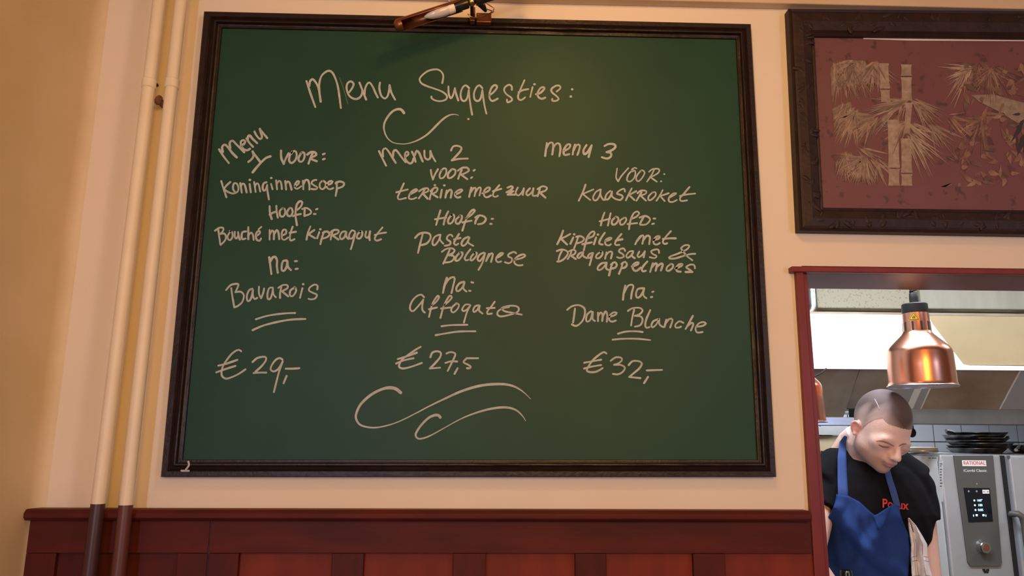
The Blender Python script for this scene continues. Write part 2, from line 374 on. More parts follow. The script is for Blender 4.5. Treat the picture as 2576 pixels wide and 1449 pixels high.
def chalk(words, parent, surf=YB):
    lay = [0]
    out = []
    for lab, cr, wd, strokes in words:            # one object for each written word
        if lab in SPLIT:
            L_ = [q for q in strokes.split(';') if q.strip()]; cuts = [0]+SPLIT[lab][0]+[len(L_)]
            for nm, a, b in zip(SPLIT[lab][1], cuts, cuts[1:]): out.append((nm, cr, wd, ';'.join(L_[a:b])))
        else: out.append((lab, cr, wd, strokes))
    for lab, (x0, y0, sc), wd, strokes in out:
        g = G()
        for st in strokes.split(';'):
            st = st.strip()
            if not st: continue
            mode = None
            if st[0] == '~': mode = 'taper'; st = st[1:]
            for run in parse(st):
                if len(run) == 1 and ('!' in st): continue
                pts = [(x0+x/sc, y0+y/sc) for x, y in run]
                pts = spline(pts, 3.0); ww = wd*(0.93+0.14*rnd.random())
                if mode:
                    n = len(pts); ww = [wd*max(0.25, (1.5 if i < 0.06*n else 0.85+0.35*math.sin(3*PI*i/n+0.5))*min(1.0, (n-i)/(0.12*n)+0.25)) for i in range(n)]
                    if True: ww = list(np.convolve([ww[0]]*3+ww+[ww[-1]]*3, np.ones(7)/7, 'valid'))
                else:
                    n = len(pts)
                    if n > 1: ww = [ww*(0.97+0.09*math.sin(i*0.35+n)+0.05*rnd.random()) for i in range(n)]
                lay[0] = (lay[0]+1) % 12
                ribbon(g, pts, ww, lambda x, y, l: P(x, y, surf-l), 0.0003+0.00004*lay[0])
        o = g.build('chalk_writing', M['chalk'] if lab != 'smear' else M['smear'], parent)
        o['label'] = lab if lab != 'smear' else 'wiped-out stroke beside the title'
        if lab == 'smear': o.name = 'chalk_smear'
SPLIT = {
'chalk words Bouche met kipragout': ([9, 15], ['chalk word Bouche', 'chalk word met before kipragout', 'chalk word kipragout']),
'chalk words terrine met zuur': ([13, 19], ['chalk word terrine', 'chalk word met before zuur', 'chalk word zuur']),
'chalk words Pasta Bolognese': ([7], ['chalk word Pasta', 'chalk word Bolognese']),
'chalk heading Menu 2': ([7], ['chalk word Menu in the middle', 'chalk numeral 2 of the middle menu']),
'chalk heading Menu 3': ([7], ['chalk word Menu on the right', 'chalk numeral 3 of the right menu']),
'chalk words Kipfilet met': ([14], ['chalk word Kipfilet', 'chalk word met after Kipfilet']),
'chalk words Dragonsaus and an ampersand': ([13], ['chalk word Dragonsaus', 'chalk ampersand']),
'chalk words Dame Blanche': ([7], ['chalk word Dame', 'chalk word Blanche']),
'double chalk underline in the left menu': ([1], ['upper chalk underline of the left menu', 'lower chalk underline of the left menu']),
'double chalk underline in the middle menu': ([1], ['upper chalk underline of the middle menu', 'lower chalk underline of the middle menu']),
'double chalk underline in the right menu': ([1], ['upper chalk underline of the right menu', 'lower chalk underline of the right menu']),
'chalk price 29 euro': ([3], ['chalk euro sign of the left price', 'chalk figures 29,- of the left price']),
'chalk price 27,5 euro': ([3], ['chalk euro sign of the middle price', 'chalk figures 27,5 of the middle price']),
'chalk price 32 euro': ([3], ['chalk euro sign of the right price', 'chalk figures 32,- of the right price']),
}
cA=(740,150,6.3); cB=(1040,150,5.8545); cC=(530,300,6.586); cD=(530,500,5.6); cE=(940,340,5.6); cF=(1020,560,5.572)
cG=(1350,340,5.8545); cH=(1380,560,6.44); cI=(1400,700,5.175); cJ=(530,640,6.587); cK=(530,850,8.587); cL=(980,760,7.1556); cM=(880,940,5.3667)
WORDS = [
('white chalk word Menu in the title', cA, 5.2, '195,340 230,450 270,570 335,750; 240,420 252,345 290,310 335,350 378,430 402,540 420,665; 405,560 396,400 430,265 500,195 560,178 612,215 665,330 702,480 740,765; 870,520 920,450 942,385 900,345 850,370 830,440 850,530 890,590 970,625 1040,600 1075,540 1080,480; 1035,365 1080,480 1140,632; 1112,570 1130,440 1185,362 1240,420 1290,530 1325,600; 1360,365 1350,450 1375,560 1430,615 1480,580 1505,480 1512,405! 1540,520 1600,635'),
('white chalk word Suggesties: in the title', cB, 4.8, '425,345 440,250 420,190 370,150 300,145 210,170 130,230 90,290 120,350 200,390 300,425 420,470 490,530 480,585 400,612 320,600 270,570 265,545; 515,395 520,500 550,570 585,520 610,420! 630,510 660,600; 820,420 770,378 720,420 695,510 710,590 750,610 790,570 815,450! 825,560 845,700 865,810; 1015,420 970,378 920,420 890,510 905,590 950,610 990,570 1015,450! 1030,570 1050,690 1075,795; 1120,525 1180,480 1232,410 1210,375 1160,400 1125,480 1120,560 1160,610 1240,575; 1450,445 1448,395 1410,370 1355,400 1335,450 1370,510 1440,560 1450,600 1385,630 1378,590; 1635,305 1580,430 1540,540 1560,590 1600,590 1645,555; 1550,480 1610,450 1690,435; 1755,405 1720,550; 1783,363; 1805,510 1870,490 1927,430 1915,405 1870,420 1830,490 1840,550 1890,577 1940,560; 2110,470 2165,420 2150,385 2100,385 2035,430 2040,480 2110,540 2140,580 2100,608 2045,605 2045,580; 2338,437; 2318,543'),
('curled chalk flourish under the title', cA, 4.6, '~1740,845 1700,795 1640,785 1560,820 1480,910 1430,1010 1425,1110 1470,1230 1560,1310 1680,1335 1800,1330 1940,1285 2060,1220 2150,1150 2268,1030 2370,935 2460,880 2540,868 2605,882'),
('small chalk dot beside the flourish', cB, 4.6, '810,875'),
('smear', cA, 3.2, '720,290 790,480 850,700'),
('slanted chalk heading Menu', cC, 5.6, '140,500 210,610 300,725; 200,540 190,460 235,420 290,470 360,560 430,630; 325,480 315,390 360,355 420,410 490,480 555,545; 500,440 550,410 572,370 540,345 500,370 505,430 540,490 600,515 650,490; 595,320 640,390 700,455; 612,340 620,285 650,270 690,320 770,395; 725,205 760,270 820,330 850,290 830,220 815,160! 870,230 935,310'),
('chalk numeral 1 on the left', cC, 5.8, '625,705 680,660 710,600 695,535! 740,600 820,705; 695,880 760,800 850,700 920,640 990,615'),
('chalk word VOOR: in the left menu', cC, 5.4, '1165,520 1170,640 1210,740! 1240,660 1290,565; 1350,535 1310,600 1300,690 1340,725 1400,680 1425,600 1410,535 1370,530 1335,570; 1500,560 1455,640 1470,700 1520,695 1553,630 1550,560 1510,550 1485,580; 1600,585 1660,545 1730,550 1750,590 1700,620 1650,650! 1690,670 1755,695; 1690,560 1650,650 1620,735; 1860,580 1890,570; 1862,665 1890,655'),
('chalk word Koninginnensoep', cC, 4.8, '175,1025 210,1140 260,1290; 325,1040 260,1100 215,1160! 280,1200 350,1228 400,1225 445,1200 460,1140 435,1070 390,1060 370,1110 375,1170 410,1210; 490,1060 515,1215; 502,1110 530,1065 565,1090 595,1210; 645,1075 665,1210; 650,1005; 720,1040 745,1205; 735,1110 765,1060 795,1085 820,1195; 925,1045 880,1060 860,1130 880,1185 915,1160 935,1090! 940,1180 965,1330; 1000,1070 1025,1160; 1003,973; 1085,1015 1100,1160; 1095,1080 1130,1020 1165,1050 1180,1155; 1235,1025 1250,1165; 1240,1090 1275,1030 1310,1060 1340,1165; 1400,1110 1450,1075 1465,1030 1430,1030 1395,1090 1400,1140 1440,1150 1500,1110; 1530,1020 1535,1160; 1535,1080 1570,1010 1610,1010 1635,1080 1635,1165; 1750,1005 1700,1015 1670,1060 1720,1100 1770,1130 1740,1160 1670,1155; 1850,1020 1810,1060 1810,1130 1850,1160 1900,1120 1905,1050 1860,1020; 1925,1090 1990,1070 2020,1030 1975,1025 1930,1070 1925,1130 1970,1160 2030,1140; 2085,1040 2090,1150 2070,1270; 2070,1060 2140,1030 2210,1060 2190,1110 2110,1145'),
('chalk word Hoofd: in the left menu', cD, 5.0, '830,105 835,200 860,285; 925,100 930,180 945,265; 830,225 880,195 930,180; 1020,130 975,170 980,240 1020,250 1050,200 1040,140 1005,135; 1110,130 1075,190 1090,240 1130,240 1155,190 1140,135 1110,130; 1215,160 1270,110 1290,50 1255,35 1215,80 1200,150 1195,240 1215,370; 1160,245 1210,225 1270,215; 1325,130 1320,235; 1290,145 1350,130 1410,170 1405,210 1320,242; 1485,150 1505,142; 1455,215 1478,215'),
('chalk words Bouche met kipragout', cD, 4.8, '105,425 120,530 135,645; 60,450 120,410 175,410 175,450 135,495! 190,490 215,530 200,590 140,650; 285,455 240,520 245,570 280,580 308,530 300,465 270,455; 340,465 340,540 365,560 390,510 385,470! 395,530 410,575; 500,460 450,470 435,520 445,570 490,560; 530,400 530,570; 535,510 570,475 595,510 605,580; 650,520 690,490 690,455 655,465 635,520 650,580 690,590 710,560; 675,430 715,395; 830,440 830,575; 835,500 865,445 890,480 890,570; 895,500 930,440 955,480 965,570; 1000,520 1060,490 1060,440 1020,440 1000,500 1010,570 1050,575 1090,545; 1155,395 1125,480 1115,560 1130,590 1180,570; 1110,480 1200,465; 1405,390 1370,480 1350,575; 1460,440 1375,500! 1470,555; 1530,470 1500,555; 1545,430; 1600,460 1570,540 1545,640; 1580,480 1640,460 1675,500 1640,540 1580,560; 1720,450 1700,520 1690,575; 1690,470 1740,440 1800,445 1790,485 1715,515! 1800,575; 1900,460 1850,470 1820,530 1840,570 1885,540 1910,470! 1910,530 1940,565; 2030,460 1990,445 1950,510 1960,560 2000,550 2035,480! 2010,590 1975,710; 2110,460 2070,500 2060,550 2100,560 2135,510 2130,465 2105,460; 2190,460 2180,530 2210,550 2240,500 2245,460! 2235,530 2240,585; 2420,405 2350,490 2310,560 2340,590 2400,570; 2310,510 2380,490 2470,475'),
('chalk word Na: in the left menu', cD, 5.4, '825,825 840,940 855,1060; 832,900 870,830 910,820 935,870 932,950 945,1040; 1070,870 1020,880 1000,950 1005,1010 1040,1010 1072,950 1080,880! 1090,960 1130,1005; 1188,880 1215,878; 1198,990 1225,985'),
('chalk word Bavarois', cJ, 4.8, '340,560 360,700 390,870; 255,590 330,510 400,490 460,495 440,560 410,625! 500,620 550,680 520,790 440,860 390,875; 690,570 640,590 600,680 610,770 650,760 685,680 700,590! 700,690 730,740 770,720; 800,535 800,650 835,725! 870,640 885,565; 1030,550 970,560 940,660 950,740 990,730 1020,640 1030,560! 1040,660 1080,710; 1170,540 1150,640 1150,720; 1120,555 1190,510 1270,510 1270,560 1180,610! 1285,695; 1390,550 1320,600 1315,680 1360,690 1410,620 1410,560 1385,545; 1520,560 1480,720; 1533,493; 1765,580 1770,520 1720,500 1640,550 1630,600 1700,640 1760,670 1730,730 1660,745 1620,735'),
('double chalk underline in the left menu', cJ, 4.8, '750,1075 950,1015 1200,980 1400,970; 695,1255 900,1170 1200,1100 1400,1075 1570,1070'),
('chalk price 29 euro', cK, 5.0, '660,290 620,262 560,270 460,340 360,460 270,600 235,740 250,830 330,880 450,850 600,780 750,680; 165,600 330,560 575,475; 120,745 300,680 535,605; 905,520 1000,440 1110,410 1190,420 1190,490 1100,610 970,730; 925,760 1050,750 1200,750; 1550,470 1490,435 1400,480 1320,590 1295,680 1350,725 1440,690 1510,600 1555,510! 1480,720 1420,950 1365,1170; 1640,820 1575,980; 1620,665 1760,665 1915,655'),
('chalk heading Menu 2', cE, 5.2, '75,225 120,320 175,430; 132,300 130,215 165,185 210,230 260,310 310,390; 272,300 280,230 310,210 350,250 400,320 450,380; 450,300 490,270 480,235 450,245 440,300 460,360 510,400 545,380 560,330; 540,235 570,300 590,375; 582,280 605,220 640,250 665,310 690,370; 715,220 720,310 765,345 800,310 800,225! 830,300 870,370; 1090,215 1120,160 1180,150 1235,175 1225,220 1170,285 1100,355! 1200,335 1325,330'),
('chalk word VOOR: in the middle menu', cE, 4.8, '805,490 815,560 835,625! 860,560 905,480; 960,490 930,550 935,605 980,600 1020,540 1020,475 985,470 950,500; 1100,480 1050,540 1050,600 1090,600 1145,550 1150,490 1110,478; 1240,490 1210,560 1190,615; 1185,500 1250,460 1320,460 1340,500 1280,540 1230,555! 1320,620; 1408,500 1425,488; 1372,603 1388,592'),
('chalk words terrine met zuur', cE, 4.8, '425,680 380,780 340,870 360,905 455,885; 320,805 400,785 480,765; 500,840 560,810 610,780 600,760 540,790 500,850 500,895 550,900 600,880; 720,760 680,830 635,890; 640,790 700,755 765,750 765,790 690,820! 760,895; 830,770 800,850 790,905; 800,790 860,740 900,750 880,800 820,825! 900,875; 862,705; 960,770 940,880; 995,708; 1030,780 1010,880; 1020,830 1070,770 1100,790 1085,880; 1160,830 1210,810 1250,775 1220,765 1160,800 1145,850 1180,880 1220,870; 1375,740 1360,800 1345,870; 1362,810 1410,745 1440,760 1420,860; 1430,810 1480,740 1510,750 1490,850; 1530,820 1610,790 1640,745 1600,740 1555,790 1560,860 1600,875 1650,850; 1770,705 1700,790 1680,850 1710,870 1750,855; 1680,790 1800,755; 1885,740 1940,720 1960,740 1920,780 1870,805! 1965,790! 1890,838! 1990,838; 2030,740 2000,810 2040,850 2100,790 2115,750! 2100,840; 2200,750 2150,810 2170,850 2230,800 2250,750! 2240,850 2290,850; 2340,760 2310,860; 2310,760 2380,720 2440,740 2420,780 2340,810! 2420,880'),
('chalk word Hoofd: in the middle menu', cE, 5.0, '940,1060 910,1160 880,1265; 1050,1075 1010,1160 985,1260; 865,1185 1020,1160; 1100,1120 1050,1190 1055,1245 1100,1235 1135,1170 1130,1120 1095,1125; 1220,1135 1160,1190 1160,1240 1200,1245 1240,1180 1240,1135 1210,1135; 1300,1170 1380,1120 1425,1060 1390,1055 1330,1130 1290,1220 1250,1344; 1250,1230 1320,1215 1380,1205; 1480,1140 1440,1200 1430,1245; 1430,1160 1490,1130 1560,1150 1580,1190 1540,1240 1470,1255; 1662,1180 1682,1178; 1642,1250 1662,1250'),
('chalk words Pasta Bolognese', cF, 4.8, '245,150 210,280 175,425; 135,215 190,160 270,140 340,160 350,220 300,290 225,315; 470,170 410,200 380,260 385,310 420,310 470,240 490,170! 485,240 530,295; 660,195 640,170 600,180 580,230 630,270 620,310 550,325; 750,160 700,240 680,290 710,315 740,295; 680,235 770,215; 880,200 820,230 785,290 800,325 840,310 880,250 895,210! 880,280 950,325; 620,380 580,470 530,575; 510,410 570,370 650,360 690,390 660,430 600,455! 670,465 680,500 640,545 560,560; 760,420 710,480 700,530 740,530 790,470 800,420 760,420; 910,375 860,440 830,500 850,530 880,520; 970,420 920,480 910,525 940,525 990,470 1000,420 965,425; 1100,420 1040,450 1010,510 1040,540 1090,480 1115,430! 1080,560 1025,660; 1170,440 1130,540; 1140,510 1190,440 1225,440 1200,550; 1290,490 1340,460 1370,430 1330,430 1280,480 1270,530 1300,555 1340,545; 1550,430 1520,410 1450,440 1440,475 1490,500 1485,550 1440,570 1395,555; 1530,520 1620,500 1680,465 1650,445 1580,470 1530,520 1530,570 1580,600 1640,595'),
('chalk word Na: in the middle menu', cF, 5.0, '580,775 550,870 525,985; 545,890 600,800 660,765 690,785 670,880 645,985; 820,830 760,850 715,910 720,960 760,950 810,890 825,840! 810,920 855,965; 925,835 948,841; 892,955 913,957'),
('chalk word Affogato', cF, 4.6, '260,1045 220,1010 160,1030 100,1090 65,1170 70,1225 110,1240 170,1180 230,1110 250,1080! 235,1170 240,1230 270,1260; 370,1160 430,1110 470,1050 455,1025 410,1080 370,1160 330,1320; 330,1215 440,1190; 540,1160 600,1110 650,1050 620,1025 570,1100 530,1190 490,1335; 500,1205 630,1190; 720,1130 660,1180 640,1230 670,1260 730,1210 750,1150 710,1130; 900,1150 840,1150 795,1210 810,1240 860,1220 910,1160! 860,1260 820,1400; 1030,1160 980,1170 950,1220 960,1255 1000,1230 1040,1165! 1030,1230 1080,1275; 1250,1110 1200,1180 1150,1240 1150,1280 1210,1275; 1140,1200 1250,1195; 1450,1185 1370,1200 1300,1240 1290,1290 1340,1315 1450,1295 1560,1260 1590,1210 1560,1175 1480,1165 1370,1185 1350,1210 1400,1245 1500,1265 1630,1290'),
('double chalk underline in the middle menu', cL, 4.6, '935,435 1100,415 1400,408; 830,595 1000,565 1250,530 1545,525'),
('chalk price 27,5 euro', cL, 4.8, '560,805 480,850 350,940 240,1020 180,1110 175,1170 250,1195 400,1160 580,1095; 150,1025 310,975 490,910; 120,1105 250,1050 430,1010; 735,990 770,910 850,885 920,910 910,990 820,1100 725,1195! 910,1180; 1025,925 1090,900 1170,915 1180,960 1120,1090 1045,1240; 1005,1095 1110,1065 1215,1070; 1225,1190 1170,1290; 1595,1010 1390,1010! 1330,1080 1400,1120 1460,1160 1440,1190 1395,1190'),
('chalk heading Menu 3', cG, 5.2, '150,115 140,190 125,305; 147,190 185,120 230,110 245,160 230,285; 242,190 290,125 335,130 350,200 335,310; 410,230 480,190 495,140 450,140 400,220 410,290 480,280; 565,140 545,200 530,285; 547,220 590,145 635,150 625,220 600,290; 735,145 690,220 700,280 750,250 810,150! 790,230 765,320; 1000,160 1060,130 1140,135 1160,175 1110,220 1030,250! 1090,260 1095,310 1040,345 960,325'),
('chalk word VOOR: in the right menu', cG, 3.8, '1185,490 1170,620 1200,680! 1250,600 1350,485; 1420,510 1350,580 1330,660 1370,685 1430,640 1455,560 1440,520 1405,535; 1400,505 1440,480 1470,490; 1540,520 1480,590 1465,650 1500,680 1560,620 1590,550 1550,515 1520,545; 1730,510 1690,590 1625,685; 1655,540 1710,500 1800,500 1795,550 1720,600 1670,615! 1770,685; 1880,573; 1833,680'),
('chalk word kaaskroket', cG, 4.4, '720,730 680,840 620,965; 835,800 740,840 680,865! 720,900 790,955; 935,800 870,840 830,920 850,960 890,950 930,880 945,800! 940,880 980,950 1010,950; 1085,820 1030,870 1010,930 1040,950 1080,910 1110,830! 1110,900 1160,940; 1300,830 1290,790 1230,810 1180,860 1240,880 1270,910 1230,955 1160,940; 1400,785 1350,880 1315,960; 1465,825 1400,860 1360,880! 1440,955; 1545,840 1510,900 1470,965; 1485,855 1540,815 1615,825 1600,865 1530,890! 1610,965; 1710,840 1650,900 1650,955 1690,950 1750,890 1750,840 1705,845; 1855,810 1820,880 1765,965; 1945,855 1870,880 1820,895! 1885,970; 1960,920 2030,880 2060,855 2010,860 1950,920 1950,975 2000,985 2065,955; 2250,765 2170,860 2110,930 2130,970 2215,960; 2110,895 2200,875 2335,860'),
('chalk word Hoofd: in the right menu', cG, 4.8, '1000,1140 970,1220 945,1330; 1090,1150 1070,1230 1050,1330; 930,1270 1080,1230; 1170,1200 1110,1260 1115,1315 1160,1310 1205,1250 1190,1205 1160,1210; 1290,1215 1230,1260 1235,1315 1280,1310 1320,1250 1310,1215 1280,1220; 1400,1230 1470,1200 1510,1150 1480,1125 1430,1150 1390,1230 1370,1310 1360,1385; 1340,1310 1480,1295; 1580,1200 1550,1250 1520,1310; 1515,1215 1600,1190 1660,1220 1665,1260 1610,1315 1530,1320; 1722,1228 1748,1228; 1702,1308 1728,1302'),
('chalk words Kipfilet met', cH, 5.0, '235,130 200,230 140,350; 350,185 270,230 200,260! 300,355; 400,240 355,340; 415,190; 480,230 450,320 415,415; 450,230 520,220 575,260 540,310 460,335; 640,250 720,220 745,160 710,145 650,200 610,290 570,450; 550,350 700,320; 770,240 735,350; 800,195; 910,165 840,270 820,340 875,355; 920,300 990,280 1020,250 980,250 920,290 925,355 980,370 1010,350; 1180,185 1110,270 1075,340 1100,365 1145,360; 1090,290 1195,270; 1490,220 1440,280 1405,350; 1430,300 1510,210 1540,230 1520,340; 1530,290 1590,215 1640,230 1630,350; 1700,280 1780,260 1800,225 1750,225 1700,290 1710,345 1760,355 1800,330; 1980,140 1900,230 1850,310 1880,345 1920,335; 1850,265 1960,255 2060,255'),
('chalk words Dragonsaus and an ampersand', cH, 4.6, '220,450 180,530 160,600; 135,460 220,435 300,465 310,510 260,580 190,625 140,630; 370,470 340,540 310,590; 330,465 390,440 440,460 420,510 360,535! 440,590; 550,480 500,500 465,550 490,575 530,540 560,480! 560,540 620,575; 720,490 660,510 635,560 670,570 720,500! 690,600 665,690; 850,470 780,520 770,570 820,575 870,520 870,475 845,470; 940,480 915,585; 930,530 980,475 1030,480 1010,580; 1240,460 1220,420 1160,430 1140,470 1200,510 1220,550 1160,575 1110,560; 1370,460 1310,470 1260,530 1275,570 1320,550 1370,480! 1350,540 1395,575; 1470,470 1440,530 1460,560 1510,530 1560,465! 1540,560; 1790,490 1780,440 1730,435 1660,465 1690,510 1750,540 1720,575 1640,560; 2330,610 2240,540 2160,440 2150,410 2200,370 2260,365 2280,385 2230,440 2100,500 1970,550 1955,580 2050,580 2200,535 2300,510 2375,505'),
('chalk word appelmoes', cH, 5.0, '930,650 860,660 800,720 800,765 850,760 910,700 940,650! 930,740 970,765; 1040,650 1010,730 980,855; 1010,680 1070,640 1105,680 1080,730 1010,745; 1200,650 1180,730 1140,830; 1180,670 1240,635 1270,680 1240,725 1180,740; 1350,710 1440,680 1460,645 1410,650 1360,700 1380,770 1430,780 1490,730; 1600,630 1530,710 1510,760 1530,790 1575,780; 1690,660 1670,720 1645,800; 1670,730 1730,660 1755,680 1735,780; 1750,720 1820,665 1850,680 1820,775; 1980,670 1920,720 1910,770 1950,780 2010,730 2015,680 1975,668; 2050,745 2140,710 2170,675 2120,675 2070,730 2080,785 2140,795; 2370,740 2360,690 2300,680 2230,720 2280,760 2330,800! 2220,800'),
('chalk word Na: in the right menu', cI, 5.0, '895,95 875,190 865,280; 880,190 930,100 985,85 1000,110 980,190 970,265; 1125,130 1060,140 1035,200 1045,250 1085,240 1130,170 1140,130! 1130,220 1170,260; 1247,178 1263,173; 1230,246 1245,243'),
('chalk words Dame Blanche', cI, 4.8, '240,395 230,480 215,575; 140,410 200,365 290,350 360,390 370,460 340,550 280,610 240,620 200,600; 450,430 400,470 385,540 400,565 440,540 470,440! 470,530 500,555; 540,450 540,560; 540,500 575,445 600,480 595,555; 600,500 640,430 660,480 655,565; 690,500 760,480 785,450 740,445 690,490 690,550 730,565 770,550; 1010,410 985,520 970,615; 930,425 990,390 1080,385 1120,420 1080,470 1020,490! 1100,500 1120,550 1090,610 1020,630; 1220,415 1170,530 1155,610 1170,645 1210,635; 1330,530 1260,560 1235,610 1250,640 1300,600 1335,530! 1340,600 1385,635; 1430,540 1405,635; 1415,590 1470,530 1510,540 1480,640; 1650,580 1600,560 1550,600 1550,640 1600,640 1620,630; 1775,490 1720,590 1680,660; 1710,620 1760,580 1780,600 1750,680; 1830,630 1900,620 1945,590 1910,570 1850,590 1810,650 1830,705 1900,700'),
('double chalk underline in the right menu', cI, 4.4, '800,722 900,695 1030,690 1120,700; 730,800 870,788 1050,788 1220,805'),
('chalk price 32 euro', cI, 4.8, '650,980 620,962 570,985 480,1060 420,1140 395,1200 440,1222 520,1215 600,1170; 360,1100 470,1080 580,1060; 360,1175 460,1150 580,1130; 705,1075 770,1030 840,1035 850,1070 800,1110 750,1125! 840,1130 890,1165 860,1220 800,1250 735,1245; 940,1130 990,1080 1070,1080 1110,1110 1080,1170 1000,1240 945,1285! 1090,1300; 1190,1285 1140,1365; 1175,1200 1375,1193'),
('long upper chalk flourish below the prices', cM, 5.6, '~685,255 620,205 530,190 420,215 280,290 150,410 90,530 85,610 140,690 260,725 380,725 540,690 700,630 900,530 1090,430 1300,330 1500,240 1750,165 2000,140 2180,160 2320,230 2440,340'),
('short lower chalk flourish below the prices', cM, 4.8, '~1220,590 1200,565 1150,560 1060,600 960,700 900,790 890,840 920,875 980,875 1100,830 1280,730 1500,610 1700,530 1900,475 2100,455 2240,490 2330,570 2375,640'),
]
chalk(WORDS, CB)
chalk([('small white paint mark on the frame corner', (60, 1150, 4.846), 4.6, '2005,55 2012,100 1975,150; 1920,166 2012,166')], CB, -0.0285)

# ------------------------------------------------------------------ bamboo picture
FO = [P(1985, 20, -0.03), P(2760, 28, -0.03), P(2790, 592, -0.03), P(2013, 579, -0.03)]
FI = [P(2047, 92, -0.02), P(2700, 100, -0.02), P(2725, 532, -0.02), P(2070, 523, -0.02)]
BP = thing('framed_picture', (FO[0]+FO[2])/2, 'framed bamboo print with plum mount and wide carved dark frame', 'picture')
prof = [(0, 0.0), (0, 0.026), (0.05, 0.031), (0.12, 0.028), (0.2, 0.030), (0.5, 0.033), (0.82, 0.029), (0.88, 0.024), (0.95, 0.026), (1.0, 0.022), (1.0, 0.008)]
for k in range(4):
    o1, o2, i1, i2 = FO[k], FO[(k+1) % 4], FI[k], FI[(k+1) % 4]; vs = []; SEG = 8; n = len(prof)
    for s_ in range(SEG+1):
        for t, h in prof:
            p = o1.lerp(o2, s_/SEG).lerp(i1.lerp(i2, s_/SEG), t); vs.append((p.x, -h, p.z))
    fs = [(i*n+j, (i+1)*n+j, (i+1)*n+j+1, i*n+j+1) for i in range(SEG) for j in range(n-1)] + [tuple(range(n)), tuple(SEG*n+j for j in range(n-1, -1, -1))]
    rail = G().add(vs, fs).build('frame_rail', M['carved'], BP)
    g = G(); rr = random.Random(k+3); cnt = 13 if k % 2 else 18
    for q in range(cnt):          # shallow carved leaves and berries
        u = (q+0.5+rr.uniform(-.2, .2))/cnt
        c = o1.lerp(o2, u).lerp(i1.lerp(i2, u), 0.5+rr.uniform(-.16, .16)); c.y = -0.032
        for z in range(3):
            a = rr.uniform(0, PI); L = rr.uniform(0.008, 0.016)
            g.ball(c+Vector((rr.uniform(-.012, .012), .0012, rr.uniform(-.012, .012))), (L, 0.0022, L*.42), 12, Matrix.Rotation(a, 3, 'Y'))
    tag(g.build('carving', M['carved'], rail, smooth=True), kind='stuff')
ex = 0.01
G().prism([FI[0]+Vector((-ex, .006, ex)), FI[1]+Vector((ex, .006, ex)), FI[2]+Vector((ex, .006, -ex)), FI[3]+Vector((-ex, .006, -ex))], (0, 0.008, 0)).build('mount', M['mount'], BP)
G().prism([P(2172, 95.5, -.0155), P(2690, 101, -.0155), P(2690, 104, -.0155), P(2290, 102, -.0155), P(2172, 98, -.0155)], (0, 0.001, 0)).build('glare_strip', M['glare'], BP)  # pale strip painted in for the glass reflection below the top rail
def q2(x, y): return (1960+x/2.3377, y/2.3377)
X0, Y0, X1, Y1 = 298, 350, 1700, 1098
def clip(x, y): return (min(max(x, X0+(y-Y0)*0.05), X1), min(max(y, Y0+(x-X0)*.02), Y1))
lay = 0
def leafshape(g, x, y, a, L, wd, lift):
    pts = [(0, 0), (.2, .5), (.5, .42), (1, 0), (.5, -.42), (.2, -.5)]
    out = []
    for u, v in pts:
        xx, yy = clip(x+math.cos(a)*u*L-math.sin(a)*v*wd, y+math.sin(a)*u*L+math.cos(a)*v*wd)
        out.append(P(*q2(xx, yy), -0.0145-lift))
    g.add(out, [tuple(range(5, -1, -1)) ])
rr = random.Random(11)
def fan(g, x, y, a0, a1, L, n, wd=10):
    n = int(n*1.5)
    global lay
    for i in range(n):
        lay = (lay+1) % 40
        a = math.radians(rr.uniform(a0, a1)); leafshape(g, x+rr.uniform(-25, 25), y+rr.uniform(-15, 15), a, L*rr.uniform(.45, 1.05), wd*rr.uniform(.6, 1.3), 0.00025+lay*1e-5)
gd, gl, gb = G(), G(), G()
for spec in ((430, 360, 40, 165, 230, 60), (560, 370, 30, 150, 190, 50), (350, 370, 60, 110, 270, 34), (330, 380, 50, 120, 150, 20), (480, 360, 60, 120, 150, 40), (400, 610, 90, 160, 170, 26), (440, 660, 80, 170, 230, 44), (560, 690, 100, 190, 220, 26), (380, 660, 80, 180, 120, 24),
             (740, 600, 100, 190, 260, 20), (740, 720, 110, 170, 220, 14), (790, 590, 20, 80, 240, 14), (900, 740, 20, 80, 210, 12), (500, 930, 60, 190, 200, 50), (400, 900, 60, 130, 170, 34), (480, 870, 10, 70, 170, 6), (560, 940, 20, 100, 190, 12)):
    fan(gd, *spec)
for spec in ((430, 360, 50, 160, 200, 16), (450, 640, 100, 160, 190, 10), (700, 620, 120, 165, 230, 10), (770, 790, 30, 75, 290, 18), (500, 940, 60, 150, 180, 18), (1140, 400, 110, 190, 200, 16), (1100, 420, 100, 130, 240, 6), (770, 730, 10, 60, 260, 12)):
    fan(gl, *spec, 8)
for i in range(150):
    x = rr.uniform(1000, 1650); y = rr.uniform(370, 1090)
    if 1000 < x < 1080 and y < 700: continue
    fan(gb, x, y, 0, 360, 90, 1, 26)
for spec in ((1150, 380, 60, 200, 180, 16), (1250, 400, 20, 160, 240, 22), (1010, 690, -10, 60, 200, 12), (1200, 700, 80, 160, 220, 16), (1060, 960, 200, 340, 110, 10)): fan(gb, *spec)
def culm(g, pts, wd):
    global lay
    for (xa, ya), (xb, yb) in zip(pts, pts[1:]):
        n = 6; L = []; R = []
        for i in range(n+1):
            t = i/n; wv = wd/2*(1.0+0.16*(abs(2*t-1)**6)); x = xa+(xb-xa)*t; y = ya+4+(yb-ya-8)*t
            L.append(P(*q2(*clip(x-wv, y)), -0.0151)); R.append(P(*q2(*clip(x+wv, y)), -0.0151))
        g.add(L+R, [(i, i+1, n+2+i, n+1+i) for i in range(n)])
gc = G()
culm(gc, [(615, 368), (622, 525), (628, 605)], 52); culm(gc, [(748, 375), (748, 450), (750, 595)], 58)
